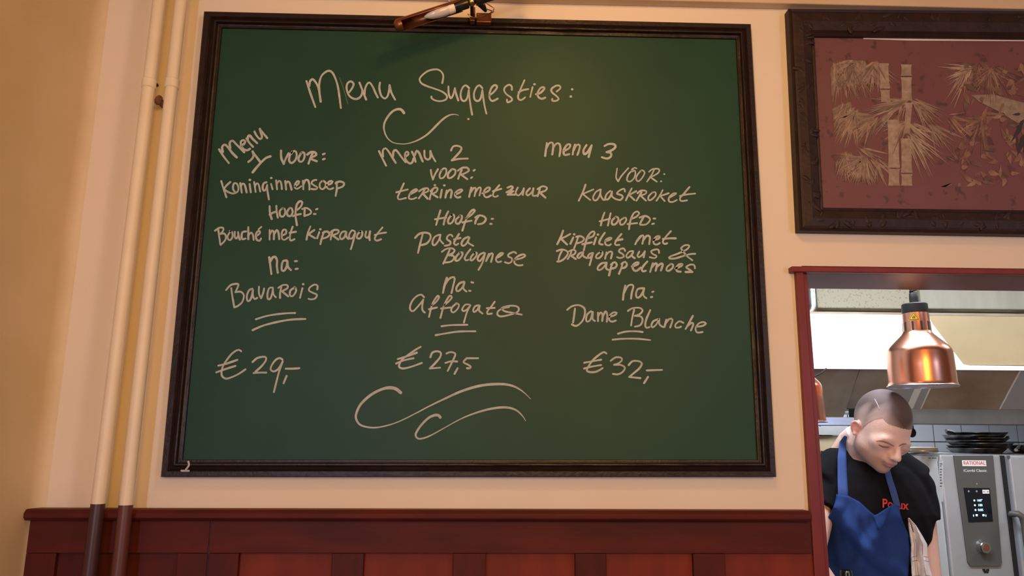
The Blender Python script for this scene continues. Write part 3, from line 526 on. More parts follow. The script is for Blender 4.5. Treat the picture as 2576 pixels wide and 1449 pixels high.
culm(gc, [(670, 700), (675, 990), (675, 1096)], 62); culm(gc, [(765, 600), (750, 790)], 36); culm(gc, [(748, 810), (750, 1020), (750, 1096)], 60)
def toned(o, lo, hi):
    me = o.data; at = me.attributes.new('tone', 'FLOAT_COLOR', 'CORNER'); v = []
    for p in me.polygons:
        t = rr.uniform(lo, hi); v += [t, t, t*rr.uniform(.92, 1.0), 1]*p.loop_total
    at.data.foreach_set('color', v)
toned(gd.build('bamboo_leaves_dim', M['leaf2'], BP), .5, 1.2); toned(gl.build('bamboo_leaves', M['leaf1'], BP), .6, 1.15); toned(gb.build('foliage', M['leaf3'], BP), .5, 1.3); toned(gc.build('bamboo_stems', M['leaf1'], BP), .8, .95)
g = G()
g.add([P(*q2(x, y), -0.0149) for x, y in [(1130, 560), (1260, 555), (1420, 600), (1600, 640), (1600, 760), (1430, 740), (1300, 660), (1180, 600)]], [tuple(range(7, -1, -1))]); toned(g.build('bird_breast', M['leaf1'], BP), .7, .72)
g = G()
for x, y, a, L, wd in ((1440, 700, 120, 110, 22), (1430, 740, 125, 120, 24), (1450, 780, 110, 150, 34), (1470, 800, 95, 170, 60), (1420, 670, 175, 50, 16), (1500, 780, 80, 180, 60), (1400, 800, 90, 90, 14)):
    leafshape(g, x, y, math.radians(a), L, wd, 0.0008+L*1e-6)
g.build('bird_wing', M['ink'], BP)

# ------------------------------------------------------------------ heating pipes
def pipe(topx, botx, r, mtop, mbot, zsplit_y, label, splity):
    YP = -0.062
    # vertical in the world: use the pixel at mid height for its place
    a, b = P(*topx, YP), P(*botx, YP)
    s = (b-a)/(a.z-b.z)
    top = a - s*(2.9-a.z); bot = b + s*(b.z-0.0)
    T = thing('heating_pipe', bot, label, 'pipe')
    zs = P(botx[0], splity, YP).z
    cut = a + s*(a.z-zs)
    g = G().tube([top, cut], r, 20); g.build('upper_pipe', mtop, T, smooth=True)
    zc = P(topx[0], 212, YP).z; c = a+s*(a.z-zc)
    G().tube([c+Vector((0, 0, .012)), c+Vector((0, 0, .010)), c-Vector((0, 0, .010)), c-Vector((0, 0, .012))], [r+.0005, r+.0022, r+.0022, r+.0005], 20).build('coupling', mtop, T, smooth=True)
    G().tube([cut+Vector((0, 0, .0)), bot], r+0.0004, 20).build('lower_pipe', mbot, T, smooth=True, label='dark painted lower length')
    return T, c
Tp1, c1 = pipe((400, 0), (247, 1265), 0.0143, M['pipe'], M['pipe_dark'], 0, 'left cream vertical heating pipe with a dark purple lower end', 1267)
Tp2, c2 = pipe((456, 0), (317, 1268), 0.0143, M['pipe'], M['pipe_red'], 0, 'right cream vertical heating pipe with a dark red lower end, beside the chalkboard', 1270)
K = thing('pipe_clip', P(398, 250, -0.03), 'small rusty brown pipe bracket between the two heating pipes', 'bracket')
g = G(); c = P(399, 252, -0.035)
g.ball(c, (.008, .012, .013), 10, Matrix.Rotation(.4, 3, 'Y')); g.ball(c+Vector((.007, .012, -.004)), (.006, .012, .006), 8); g.box(c+Vector((-.006, .0, -.005)), c+Vector((.006, .035, .006)))
g.build('bracket', M['rust'], K, smooth=True)
G().ball(P(395, 214, -0.004), .0042, 8).build('screw', M['black_metal'], K, smooth=True)

# ------------------------------------------------------------------ picture lamp above the board
YL = -0.12
L = thing('picture_lamp', P(1190, 45, -0.03), 'copper and black picture lamp with a candle bulb above the chalkboard', 'lamp')
tipc = P(1003, 64, YL); hold = P(1160, 13, YL); far = P(1290, -28, YL)
ax = (hold-tipc).normalized(); rL = 0.0150
dn = Vector((0, -0.55, -0.85)); dn = (dn-ax*dn.dot(ax)).normalized(); sd = ax.cross(dn)
def shell(g, c0, c1, r, a0, a1, n=20):
    vs = []; 
    for c in (c0, c1):
        for k in range(n+1):
            a = a0+(a1-a0)*k/n; vs.append(c+(dn*math.cos(a)+sd*math.sin(a))*r)
    g.add(vs, [(k, k+1, n+2+k, n+1+k) for k in range(n)])
g = G(); shell(g, tipc, hold, rL, math.radians(62), math.radians(298))
g.build('reflector', M['copper_dark'], L, smooth=True, solid=0.001)
G().lathe(tipc, [(0.0001, -.011), (.008, -.010), (.0125, -.006), (rL+.0006, 0), (rL+.0006, .008), (rL-.001, .008), (rL-.001, 0)], 24, axis=ax).build('end_cap', M['copper_dark'], L, smooth=True)
bs = tipc.lerp(hold, 0.84)
G().lathe(bs-ax*0.008, [(0.0001, -.062), (.003, -.060), (.007, -.052), (.0105, -.042), (.0130, -.028), (.0138, -.014), (.0132, -.004), (.0128, 0)], 24, axis=ax).build('bulb', M['bulb'], L, smooth=True)
G().lathe(bs-ax*0.008, [(.0130, 0), (.0136, .004), (.0130, .014), (.0095, .02), (.0001, .02)], 24, axis=ax).build('bulb_collar', M['bulb_base'], L, smooth=True)
G().tube([bs+ax*.006, bs+ax*.010, hold+ax*.016, hold+ax*.018], [.011, .0128, .0128, .011], 20).build('lamp_holder', M['black_metal'], L, smooth=True)
G().tube([hold+ax*.036, far+ax*.04, far+ax*.055], .0125, 20).build('rear_tube', M['black_metal'], L, smooth=True)
kn = hold+ax*.027
G().ball(kn, (.011, .011, .011), 14).build('knuckle', M['brass'], L, smooth=True)
def loop(c, rx, rz, y, a0, a1, n=20, tilt=0.3): return [Vector((c.x+rx*math.cos(a)-rz*math.sin(a)*tilt, y+0.01*math.sin(a*2), c.z+rz*math.sin(a))) for a in np.linspace(a0, a1, n)]
cc = P(1208, 28, -0.075)
G().tube(loop(cc, .034, .015, -.075, -PI*0.9, PI*0.55), .0014, 8).build('scroll', M['brass'], L, smooth=True)
G().tube(loop(P(1218, 20, -.08), .024, .020, -.08, -PI*0.8, PI*0.7), .0014, 8).build('scroll', M['brass'], L, smooth=True)
G().tube(loop(P(1150, -12, -.08), .030, .016, -.08, 0, PI*1.6), .0016, 8).build('scroll', M['brass'], L, smooth=True)
G().tube([kn, kn.lerp(P(1189, 40, -.05), .5), P(1189, 46, -0.04)], .0050, 12).build('stem', M['black_metal'], L, smooth=True)
G().tube([P(1200, 6, -.10), P(1215, 16, -.085), P(1222, 28, -.07)], [.006, .008, .004], 10).build('swivel', M['black_metal'], L, smooth=True)
g = G(); g.box(P(1198, 55, -.045), P(1236, 44, -.0235)); g.box(P(1182, 52, -.048), P(1196, 30, -.0235)); g.build('mounting_foot', M['copper_dark'], L, bevel=.002)
# ------------------------------------------------------------------ kitchen shell
def PX(px, py, X):
    d = FW*FPX + RT*(px-1288.0) - UP*(py-724.5)
    return CAM + d*((X-CAM.x)/d.x)
KY = 2.08
g = G().box((0.2, KY, 0), (3.4, KY+0.1, 2.6)); WB = tag(g.build('wall_back', M['grout']), 'white tiled kitchen wall with dark joints', kind='structure')
tw = 0.148
tx0 = P(2348, 1100, KY).x; tz0 = P(2348, 1111.5, KY).z
tile_me = None
for i in range(-6, 8):
    for j in range(-3, 4):
        a = tx0+i*tw; z = tz0+j*tw
        if a+tw > 3.38: continue
        if tile_me is None:
            t = G().box((0.0026, -0.006, 0.0026), (tw-0.0026, 0.0, tw-0.0026)).build('tile', M['tile']); tile_me = t.data
        else:
            t = bpy.data.objects.new('tile', tile_me); COL.objects.link(t)
        t.location = (a, KY, z); attach(t, WB)
tag(G().box((3.4, 0, 0), (3.5, KY+0.1, 2.9)).build('wall_right', M['kitchen_wall']), 'plain kitchen side wall', kind='structure')
tag(G().box((0.1, TH, 0), (0.2, KY+0.1, 2.6)).build('wall_kitchen_left', M['kitchen_wall']), 'plain kitchen side wall, left', kind='structure')
tag(G().box((0.1, TH, 2.6), (3.4, KY+0.1, 2.7)).build('ceiling_kitchen', M['kitchen_wall']), 'kitchen ceiling', kind='structure')

# counter in the hatch
CT = thing('serving_counter', (OX+0.5, 0.2, 0), 'steel serving counter behind the kitchen hatch', 'counter')
G().box((OX+0.013, -0.03, SILL-0.029), (OX1-0.021, 0.40, SILL)).build('worktop', M['counter'], CT, bevel=.003)
G().box((OX+0.013, TH+.004, 0.0), (OX1-.021, 0.37, SILL-0.03)).build('cabinet_body', M['steel_flat'], CT)

# ------------------------------------------------------------------ extractor hood
YH = 1.0
zb, zt = P(2300, 930, YH).z, P(2300, 793, YH).z
HD = thing('extractor_hood', (2.2, YH, zb), 'long stainless and white extractor hood above the oven', 'hood')
xl = 0.75
def HP(px, py, Y=YH): return P(px, py, Y)
G().prism([Vector((xl, YH-.006, zt)), HP(2335, 793, YH-.006), HP(2346, 815, YH-.006), HP(2424, 917, YH-.006), HP(2440, 919, YH-.006), HP(2600, 921, YH-.006), Vector((3.38, YH-.006, HP(2600, 921, YH-.006).z)), Vector((3.38, YH-.006, zb)), Vector((xl, YH-.006, zb))], (0, .012, 0)).build('front_fascia', M['white_enamel'], HD)
a = P(2330, 793, YH).x
G().prism([(a, YH+.001, zt), (a, YH+.10, zt-.0), (a, YH+.012, zb+.02), (a, YH+.001, zb+.02)][::1], (3.38-a, 0, 0)).build('front_panel', M['steel_tan'], HD)
G().box((xl, YH, zt), (3.38, 1.95, zt+.01)).build('top_plate', M['steel_dark'], HD)
G().box((xl, 1.93, zt-0.2), (3.38, 1.95, zt)).build('rear_plate', M['steel_flat'], HD)
# filters: sloping from the front edge down to the gutter
YG = 1.15; zg = P(2400, 1029, YG).z; zg2 = P(2400, 1068, YG).z
def fx(pxtop): return P(pxtop, 930, YH).x
def slab(name, xa, xb, m, y0=YH+.006, z0=zb+.004, y1=YG, z1=zg, th=.012, lab=None):
    n = Vector((0, z0-z1, y1-y0)).normalized()*th
    return G().prism([(xa, y0, z0), (xb, y0, z0), (xb, y1, z1), (xa, y1, z1)], (0, n.y, n.z)).build(name, m, HD, label=lab)
xs_ = [fx(v) for v in (2256, 2325, 2343, 2364, 2571)]
zl = P(2100, 1050, YG+.02).z
slab('grease_filter', xl, P(2165, 930, YH).x, M['steel_dark'], y1=YG+.02, z1=zl)
slab('grease_filter', P(2167, 930, YH).x, xs_[0], M['steel_dark'])
slab('blanking_plate', xs_[0]+.001, xs_[1], M['steel_flat']); slab('rib', xs_[1], xs_[2], M['plate'], y0=YH+.003, th=.016)
slab('blanking_plate', xs_[2], xs_[3]-.002, M['steel_flat']); slab('rib', xs_[3]-.002, xs_[3]+.003, M['plate'], y0=YH+.003, th=.016)
slab('grease_filter', xs_[3]+.004, xs_[4]-.004, M['steel_dark'])
slab('rib', xs_[4]-.004, xs_[4]+.002, M['plate'], y0=YH+.003, th=.016); slab('blanking_plate', xs_[4]+.002, 3.38, M['steel_flat'])
xg = P(2165, 1040, YG).x
G().box((xg, YG-.004, zg2), (3.38, YG+.10, zg)).build('gutter', M['gutter'], HD, bevel=.003)
G().box((xl, YG+.016, P(2100, 1071, YG).z), (xg-.001, YG+.06, P(2100, 1049, YG).z)).build('gutter', M['steel'], HD, bevel=.003)
G().box((xl, YG+.10, zg+.0), (3.38, 1.93, zg+.012)).build('under_plate', M['steel_flat'], HD)

# ducts and pipe above the hood
YD = 1.55
DU = tag(G().box((P(2052, 750, YD).x, YD, P(2200, 776, YD).z), (P(2309, 750, YD).x, YD+.4, 2.595)).build('duct', M['duct'], bevel=.006), 'speckled cream duct box above the hood, left of the copper lamp cord', 'duct')
tag(G().box((P(2313, 750, YD).x, YD-.01, P(2400, 778, YD).z), (3.38, YD+.4, 2.595)).build('duct', M['duct_pale'], bevel=.006), 'pale streaked duct box above the hood, right of the copper lamp cord', 'duct')
pp = P(2042, 740, YD-.08); pb = P(2046, 772, YD-.08)
tag(G().tube([Vector((pp.x, pp.y, 2.6)), Vector((pp.x, pp.y, pb.z+.02)), Vector((pp.x, pp.y, pb.z)), Vector((pp.x-.01, pp.y, pb.z-.02)), Vector((pp.x-.03, pp.y, pb.z-.035)), Vector((pp.x-.12, pp.y, pb.z-.04))], .022, 16).build('waste_pipe', M['steel'], smooth=True), 'grey metal pipe with an elbow at the left end of the duct', 'pipe')
CB2 = thing('duct_support', P(2300, 785, 1.62), 'row of beige support blocks under the ducts', 'support')
zs0, zs1 = P(2300, 797, 1.62).z-.03, min(P(2200, 776, YD).z, P(2400, 778, YD).z)-.002
for pa, pb_ in ((2076, 2250), (2374, 2552), (2620, 2700)):
    G().box((P(pa, 785, 1.62).x, 1.62, zs0), (P(pb_, 785, 1.62).x, 1.75, zs1)).build('block', M['duct'], CB2, bevel=.003)
G().box((P(2000, 785, 1.62).x, 1.70, zs0), (3.38, 1.78, zs1)).build('backing', M['seal'], CB2)

# steel shelf low at the left behind the cook
SH = thing('wall_shelf', P(2080, 1090, 1.9), 'steel shelf on the kitchen wall behind the cook', 'shelf')
G().box((1.0, 1.85, P(2080, 1094, 1.85).z), (P(2150, 1090, 1.85).x, KY-.006, P(2080, 1073, 1.85).z)).build('shelf_board', M['gutter'], SH)
G().box((1.0, 1.98, P(2080, 1135, 1.9).z), (P(2145, 1090, 1.9).x, KY-.006, P(2080, 1096, 1.9).z)).build('rear_panel', M['steel_tan'], SH)

# ------------------------------------------------------------------ combi oven
YO = 1.25
zo = P(2450, 1143, YO).z
XO = P(2374, 1250, YO).x; XO2 = XO+0.86; zo0 = zo-0.76
OV = thing('combi_oven', (XO+.4, YO+.35, zo0), 'stainless combi oven with a dark control panel and lit display', 'oven')
G().box((XO, YO, zo0), (XO2, YO+.72, zo)).build('housing', M['steel_flat'], OV, bevel=.008)
cpn = [(2400, 1146), (2499, 1146), (2508, 1250), (2521, 1415), (2517, 1425), (2442, 1425), (2436, 1415)]
G().prism([P(x, y, YO-.008) for x, y in cpn], (0, .012, 0)).build('control_panel', M['panel_grey'], OV, bevel=.002)
s0, s1 = P(2520, 1150, YO-.012).x, P(2528, 1150, YO-.012).x
G().box((s0, YO-.010, zo0+.03), (s1, YO+.01, zo-.004)).build('door_seal', M['seal'], OV)
G().box((s1+.001, YO-.035, zo0+.03), (XO2-.01, YO-.001, zo-.004)).build('door', M['steel_flat'], OV, bevel=.006)
hy = YO-.075
H = [P(2543, 1293, YO-.03), P(2546, 1293, hy), P(2560, 1292, hy-.01), P(2572, 1300, hy-.012), P(2578, 1320, hy-.012), P(2582, 1360, hy-.012), P(2588, 1400, hy-.01), P(2592, 1412, YO-.03)]
G().tube([p for p in H], [.010, .012, .012, .013, .013, .012, .011, .010], 14).build('door_handle', M['panel_grey'], OV, smooth=True)
cp = P(2450.5, 1165, YO-.0085); pw = P(2481, 1165, YO).x-P(2421, 1165, YO).x
G().box((cp.x-pw/2, YO-.0095, P(2450, 1173, YO-.009).z), (cp.x+pw/2, YO-.0078, P(2450, 1158, YO-.009).z)).build('badge', M['white_print'], OV, bevel=.0008)
text_mesh('RATIONAL', .020, (cp.x, YO-.0098, cp.z), 'badge_lettering', M['red_print'], OV, width=pw*.90)
c2 = P(2453, 1184, YO-.0085)
text_mesh('iCombi Classic', .015, (c2.x, YO-.0090, c2.z), 'lettering', M['white_print'], OV, width=(P(2482, 1184, YO).x-P(2424, 1184, YO).x))
G().lathe(P(2457, 1217, YO-.0085), [(.0001, 0), (.003, 0), (.003, -.001)], 12, axis=(0, 1, 0)).build('sensor_dot', M['steel_flat'], OV)
scr = [(2424, 1227), (2490, 1228), (2498, 1312), (2437, 1314)]
DS = G().prism([P(x, y, YO-.0095) for x, y in scr], (0, .003, 0)).build('display', M['glass_black'], OV)
for k, (y, tx) in enumerate(((1259, '160\u00b0'), (1271, '100'), (1283, '0:05'))):
    c = P(2462.5+k*1.2, y, YO-.0100); text_mesh(tx, .0125, (c.x+.003, YO-.0103, c.z), 'digits', M['screen_lit'], DS)
    c = P(2451+k*1.5, y, YO-.0100); G().ball((c.x, YO-.0102, c.z), (.0038, .0006, .0038), 8).build('symbol', M['screen_lit'], DS)
for x, y, wd_ in ((2457, 1296, 5), (2474, 1296, 5), (2449, 1297, 2), (2480, 1297, 2)):
    G().prism([P(x-wd_/2, y-2.5, YO-.0100), P(x+wd_/2, y-2.5, YO-.0100), P(x+wd_/2+.3, y+2.5, YO-.0100), P(x-wd_/2+.3, y+2.5, YO-.0100)], (0, .0004, 0)).build('symbol', M['screen_lit'], DS)
G().prism([P(2471, 1232, YO-.0100), P(2488, 1232, YO-.0100), P(2489, 1242, YO-.0100), P(2472, 1242, YO-.0100)], (0, .0004, 0)).build('button', M['white_print'], DS, bevel=.0003)
for x in (2475.5, 2485): G().ball(P(x, 1237, YO-.0104), (.0018, .0004, .0022), 8).build('symbol', M['glass_black'], DS)
for x in (2437, 2457): G().ball(P(x, 1236, YO-.0101), (.004, .0006, .004), 8).build('symbol', M['steel_flat'], DS)
kc = P(2470, 1375, YO-.008)
KN = G().lathe(kc, [(.0001, -.026), (.020, -.026), (.022, -.024), (.022, -.014), (.024, -.004), (.026, 0)], 28, axis=(0, 1, 0)).build('dial', M['chrome'], OV, smooth=True)
G().lathe(kc, [(.0001, -.0275), (.013, -.0275), (.014, -.026)], 24, axis=(0, 1, 0)).build('dial_face', M['copper'], KN, smooth=True)
lc = P(2481, 1436, YO-.002)
for dx, dz, a, b in ((-.008, .004, .006, .003), (.007, .004, .006, .003), (0, -.001, .012, .002), (0, -.006, .009, .0025)):
    G().box((lc.x+dx-a, YO-.0012, lc.z+dz-b), (lc.x+dx+a, YO+.001, lc.z+dz+b)).build('small_mark', M['seal'], OV)
G().box((P(2534, 1150, YO-.036).x, YO-.0362, P(2534, 1153, YO-.036).z), (P(2541, 1150, YO-.036).x, YO-.034, P(2534, 1146, YO-.036).z)).build('small_mark', M['panel_grey'], OV)
def side_card(px0, py0, px1, py1, m, name, lift=.0012):
    q = [PX(px0, py0, XO-lift), PX(px1, py0, XO-lift), PX(px1, py1, XO-lift), PX(px0, py1, XO-lift)]
    return G().prism(q, (lift*.8, 0, 0)).build(name, m, OV)
G().box((XO-.001, YO+.02, zo0+.02), (XO+.001, YO+.70, zo-.01)).build('side_panel', M['white_enamel'], OV)
side_card(2333, 1149, 2358, 1160, M['white_print'], 'sticker')
side_card(2335, 1151.5, 2341, 1153.5, M['panel_grey'], 'sticker_print', .0016); side_card(2344, 1151.5, 2356, 1153.5, M['panel_grey'], 'sticker_print', .0016)
side_card(2362, 1158, 2372, 1262, M['white_enamel'], 'sticker')
rr = random.Random(2)
for k in range(9):
    y = 1165+k*7+rr.uniform(-1, 1); side_card(2364.5, y, 2364.5+rr.uniform(3, 6), y+2.2, M['panel_grey'], 'sticker_print', .0017)
for x in (XO+.05, XO2-.05):
    for y in (YO+.06, YO+.66): G().box((x-.02, y-.02, 0), (x+.02, y+.02, zo0)).build('leg', M['steel'], OV)
G().box((XO+.02, YO+.03, .25), (XO2-.02, YO+.7, .28)).build('stand_shelf', M['steel_flat'], OV)

# pans on the oven
pc = P(2458, 1120, 1.53)
def pan_mesh():
    g = G().lathe((0, 0, 0), [(.0001, .002), (.085, .002), (.092, .003), (.112, .021), (.116, .0215), (.116, .0195), (.095, 0), (.0001, 0)], 40)
    return g
proto = None
sizes = [1.0, 1.02, 1.06, 1.0, 1.09, 1.05, 1.03]
lift = [0, .0115, .0225, .034, .045, .0565, .068]
labs = ['dark round pan, lowest of the stack on the oven', 'dark round pan, second from the bottom of the stack on the oven', 'dark round pan, third from the bottom of the stack on the oven', 'dark round pan, middle of the stack on the oven',
        'dark round pan, third from the top of the stack on the oven', 'dark round pan, second from the top of the stack on the oven', 'dark round pan with its handle to the left, topmost of the stack on the oven']
for k in range(7):
    T = thing('round_pan', (pc.x+(-.006, .004, .010, -.008, 0.006, -.012, -.004)[k], pc.y+(.0, .01, -.01, 0, .01, 0, -.01)[k], zo+.0005+lift[k]), labs[k], 'pan', 'round pans stacked on the oven')
    b = pan_mesh().build('pan_body', M['pan'], None, smooth=True); b.parent = T; b.scale = (sizes[k],)*2+(1,)
    if k == 6:
        h = G().tube([(-.105, -.02, .017), (-.135, -.03, .024), (-.16, -.04, .027)], [.006, .008, .007], 10).build('handle', M['black'], None, smooth=True); h.parent = T
    if k == 4:
        h = G().tube([(.095, -.055, .017), (.10, -.06, .024), (.112, -.05, .027)], [.004, .005, .004], 10).build('handle', M['black'], None, smooth=True); h.parent = T
pc2 = P(2618, 1124, 1.50)
T = thing('frying_pan', (pc2.x, pc2.y, zo+.0005), 'black frying pan at the right edge, on the oven', 'pan')
b = G().lathe((0, 0, 0), [(.0001, .003), (.10, .003), (.13, .034), (.134, .034), (.104, 0), (.0001, 0)], 40).build('pan_body', M['black_metal'], None, smooth=True); b.parent = T
b = G().tube([(-.12, -.04, .028), (-.15, -.07, .024), (-.19, -.12, .019), (-.22, -.15, .016)], [.007, .009, .009, .007], 10).build('handle', M['chrome'], None, smooth=True); b.parent = T
pc3 = P(2316, 1127, 1.45)
T = thing('round_tin', (pc3.x, pc3.y, zo+.0005), 'shallow pale round tin on the oven beside the cook', 'tin')
b = G().lathe((0, 0, 0), [(.0001, .022), (.060, .022), (.064, .024), (.066, .022), (.066, .006), (.062, .002), (.0001, 0)], 32).build('tin_body', M['duct_pale'], None, smooth=True); b.parent = T
b = G().lathe((0, 0, 0), [(.067, .008), (.0675, .010), (.067, .012)], 32).build('rim', M['steel'], None, smooth=True); b.parent = T
# dark ladle hanging behind the cook's head
lp = P(2293, 1082, 1.28)
T = thing('ladle', lp, 'black ladle hanging from the hood behind the cook\'s head', 'ladle')
G().tube([Vector((lp.x, 1.27, zg2-.001)), Vector((lp.x, 1.27, lp.z))], .004, 8).build('handle', M['black'], T, smooth=True)
G().ball(lp+Vector((0, 0, -.01)), (.018, .012, .020), 12).build('bowl', M['black'], T, smooth=True)

# ------------------------------------------------------------------ copper heat lamps
def heat_lamp(px, rim_y, Y, label, sc=1.0):
    base = P(px, rim_y, Y); k = (Y-CAM.y)/FPX*1.02*sc
    T = thing('heat_lamp', base, label, 'lamp', 'copper heat lamps over the hatch')
    def LB(name, prof, m, par=None, arc=None): return G().lathe(base, [(r*k, h*k) for r, h in prof], 48).build(name, m, par or T, smooth=True)
    sh = LB('shade', [(80, -1), (78, 2), (77, 8), (75.5, 50), (74.5, 82), (72, 90), (67, 97), (48, 116), (38, 126), (33.5, 132), (32, 137), (30.5, 182), (29, 182), (30.5, 138), (36, 124), (64, 96), (72, 82), (75.5, 8), (77, 1)], M['copper'])
    LB('rim', [(76.5, 1), (80, 0), (81.5, -1.5), (80.5, -3), (77, -2.5), (76.5, 1)], M['steel'])
    LB('inner_reflector', [(76, -1), (74.5, 8), (73, 80), (62, 92), (30, 120), (1, 122)], M['white_enamel'])
    LB('heat_bulb', [(1, 18), (30, 20), (44, 30), (46, 44), (36, 62), (18, 86), (16, 120)], M['bulb'])
    LB('cap', [(1, 207), (28, 207), (30, 205), (30.5, 184), (30, 181), (1, 181)], M['black'])
    LB('cord_grip', [(10.5, 206), (10.5, 222), (9.5, 234), (8, 236), (1, 236)], M['black'])
    for a in range(10):
        an = 2*PI*a/10+.15; d = Vector((math.cos(an), math.sin(an), 0)); tdir = Vector((-d.y, d.x, 0))
        c = base+d*31.9*k+Vector((0, 0, 148*k)); w2 = 2.3*k; h2 = 11*k
        G().prism([c-tdir*w2-Vector((0, 0, h2)), c+tdir*w2-Vector((0, 0, h2)), c+tdir*w2+Vector((0, 0, h2))-d*k*.8, c-tdir*w2+Vector((0, 0, h2))-d*k*.8], d*k*.6).build('vent_slot', M['seal'], sh)
    z0 = base.z+236*k; turns = 26; pts = []
    for i in range(turns*10+1):
        t = i/10; an = 2*PI*t; zz = z0+t*7.2*k
        if zz > 2.585: break
        pts.append((base.x+math.cos(an)*6.5*k, base.y+math.sin(an)*6.5*k, zz))
    G().tube(pts, 2.9*k, 6).build('coiled_cord', M['black'], T, smooth=True)
    G().tube([(base.x, base.y, pts[-1][2]-.02), (base.x, base.y, 2.6)], .012, 10).build('ceiling_rose', M['black'], T)
    return T, base, k
TL1, lb1, lk = heat_lamp(2321, 970, 0.33, 'polished copper heat lamp hanging in the hatch above the cook')
# yellow warning sticker facing the room
dv = Vector((CAM.x-lb1.x, CAM.y-lb1.y, 0)).normalized(); tv = Vector((-dv.y, dv.x, 0))
if tv.dot(RT) < 0: tv = -tv
def lampwrap(u, v, r, lift):
    an = u/r; d = dv*math.cos(an)+tv*math.sin(an); return lb1+d*(r+lift)*lk+Vector((0, 0, v*lk))
def patch(poly, lift, m, name, par):
    G().add([lampwrap(u, v, 31.5, lift) for u, v in poly], [tuple(range(len(poly)))]).build(name, m, par, solid=.0002)
g = G(); cen = (-4, 170)
def tri(s): return [(cen[0]-12*s, cen[1]-7*s-1), (cen[0]+12*s, cen[1]-7*s-1), (cen[0], cen[1]+12*s-1)]
def tri_sub(s, n=6):
    a, b, c = tri(s); return [(a[0]+(b[0]-a[0])*i/n, a[1]) for i in range(n)]+[(b[0]+(c[0]-b[0])*i/n, b[1]+(c[1]-b[1])*i/n) for i in range(n)]+[(c[0]+(a[0]-c[0])*i/n, c[1]+(a[1]-c[1])*i/n) for i in range(n)]
patch(tri_sub(1.08), .35, M['yellow'], 'warning_sticker', TL1); patch(tri_sub(.92), .55, M['seal'], 'warning_sticker_border', TL1); patch(tri_sub(.74), .75, M['yellow'], 'warning_sticker_field', TL1)
for du in (-2.4, 0, 2.4): patch([(cen[0]+du-.8, cen[1]-4.5), (cen[0]+du+.8, cen[1]-4.5), (cen[0]+du+.6, cen[1]+.8+(2 if du == 0 else 0)), (cen[0]+du-.6, cen[1]+.8+(2 if du == 0 else 0))], .95, M['seal'], 'warning_symbol', TL1)
heat_lamp(1993, 1060, 0.33, 'polished copper heat lamp half hidden behind the left casing of the hatch')
T = tag(G().tube([P(1990, 935, .993), P(2015, 944, .97), P(2040, 947, .96), P(2050, 946, .96), P(2062, 941, .965), P(2074, 933, .98), P(2078, 927, .9955)], .003, 8).build('hanging_cable', M['black'], smooth=True), 'short black cable looped under the hood above the left copper lamp', 'cable')

# bottle on the counter
bc = P(2128, 1434, 0.13); bt = bc.z
T = thing('bottle', (bc.x, .13, SILL), 'dark green glass bottle on the serving counter in front of the cook', 'bottle')
h = bt-SILL
b = G().lathe((0, 0, 0), [(.0001, .004), (.034, 0), (.037, .004), (.037, h*.58), (.034, h*.66), (.018, h*.78), (.0138, h*.85), (.0130, h-.022), (.0142, h-.022), (.0142, h-.006), (.0128, h), (.0100, h), (.0100, h-.02)], 32).build('bottle_body', M['bottle'], None, smooth=True); b.parent = T
b = G().lathe((0, 0, 0), [(.0134, h-.034), (.0150, h-.033), (.0150, h-.027), (.0134, h-.026)], 24).build('neck_ring', M['bottle'], None, smooth=True); b.parent = T
# ------------------------------------------------------------------ the cook
def remesh(g, voxel, smooth=3):
    me = bpy.data.meshes.new('tmp'); me.from_pydata([tuple(p) for p in g.v], [], g.f); me.update()
    o = bpy.data.objects.new('tmp', me); COL.objects.link(o)
    r = o.modifiers.new('r', 'REMESH'); r.mode = 'VOXEL'; r.voxel_size = voxel
    if smooth: s = o.modifiers.new('s', 'SMOOTH'); s.factor = 0.5; s.iterations = smooth
    bpy.context.view_layer.update()
    out = bpy.data.meshes.new_from_object(o.evaluated_get(bpy.context.evaluated_depsgraph_get()))
    bpy.data.objects.remove(o); out.polygons.foreach_set('use_smooth', [True]*len(out.polygons)); return out
HC = P(2217, 1078, 0.45); HS = 0.925
HR = Matrix.Rotation(math.radians(7), 3, 'Z') @ Matrix.Rotation(math.radians(31), 3, 'X') @ Matrix.Rotation(math.radians(12), 3, 'Y')
def ell(p, c, r):
    q = p-np.array(c); r = np.array(r); k0 = np.linalg.norm(q/r, axis=1); k1 = np.linalg.norm(q/(r*r), axis=1)+1e-9; return k0*(k0-1)/k1
def cap(p, a, b, ra, rb):
    a = np.array(a); b = np.array(b); ab = b-a; t = np.clip(((p-a)@ab)/(ab@ab), 0, 1); return np.linalg.norm(p-a-t[:, None]*ab, axis=1)-(ra+(rb-ra)*t)
def smin(a, b, k): h = np.clip(.5+.5*(b-a)/k, 0, 1); return b*(1-h)+a*h-k*h*(1-h)
def smax(a, b, k): return -smin(-a, -b, k)
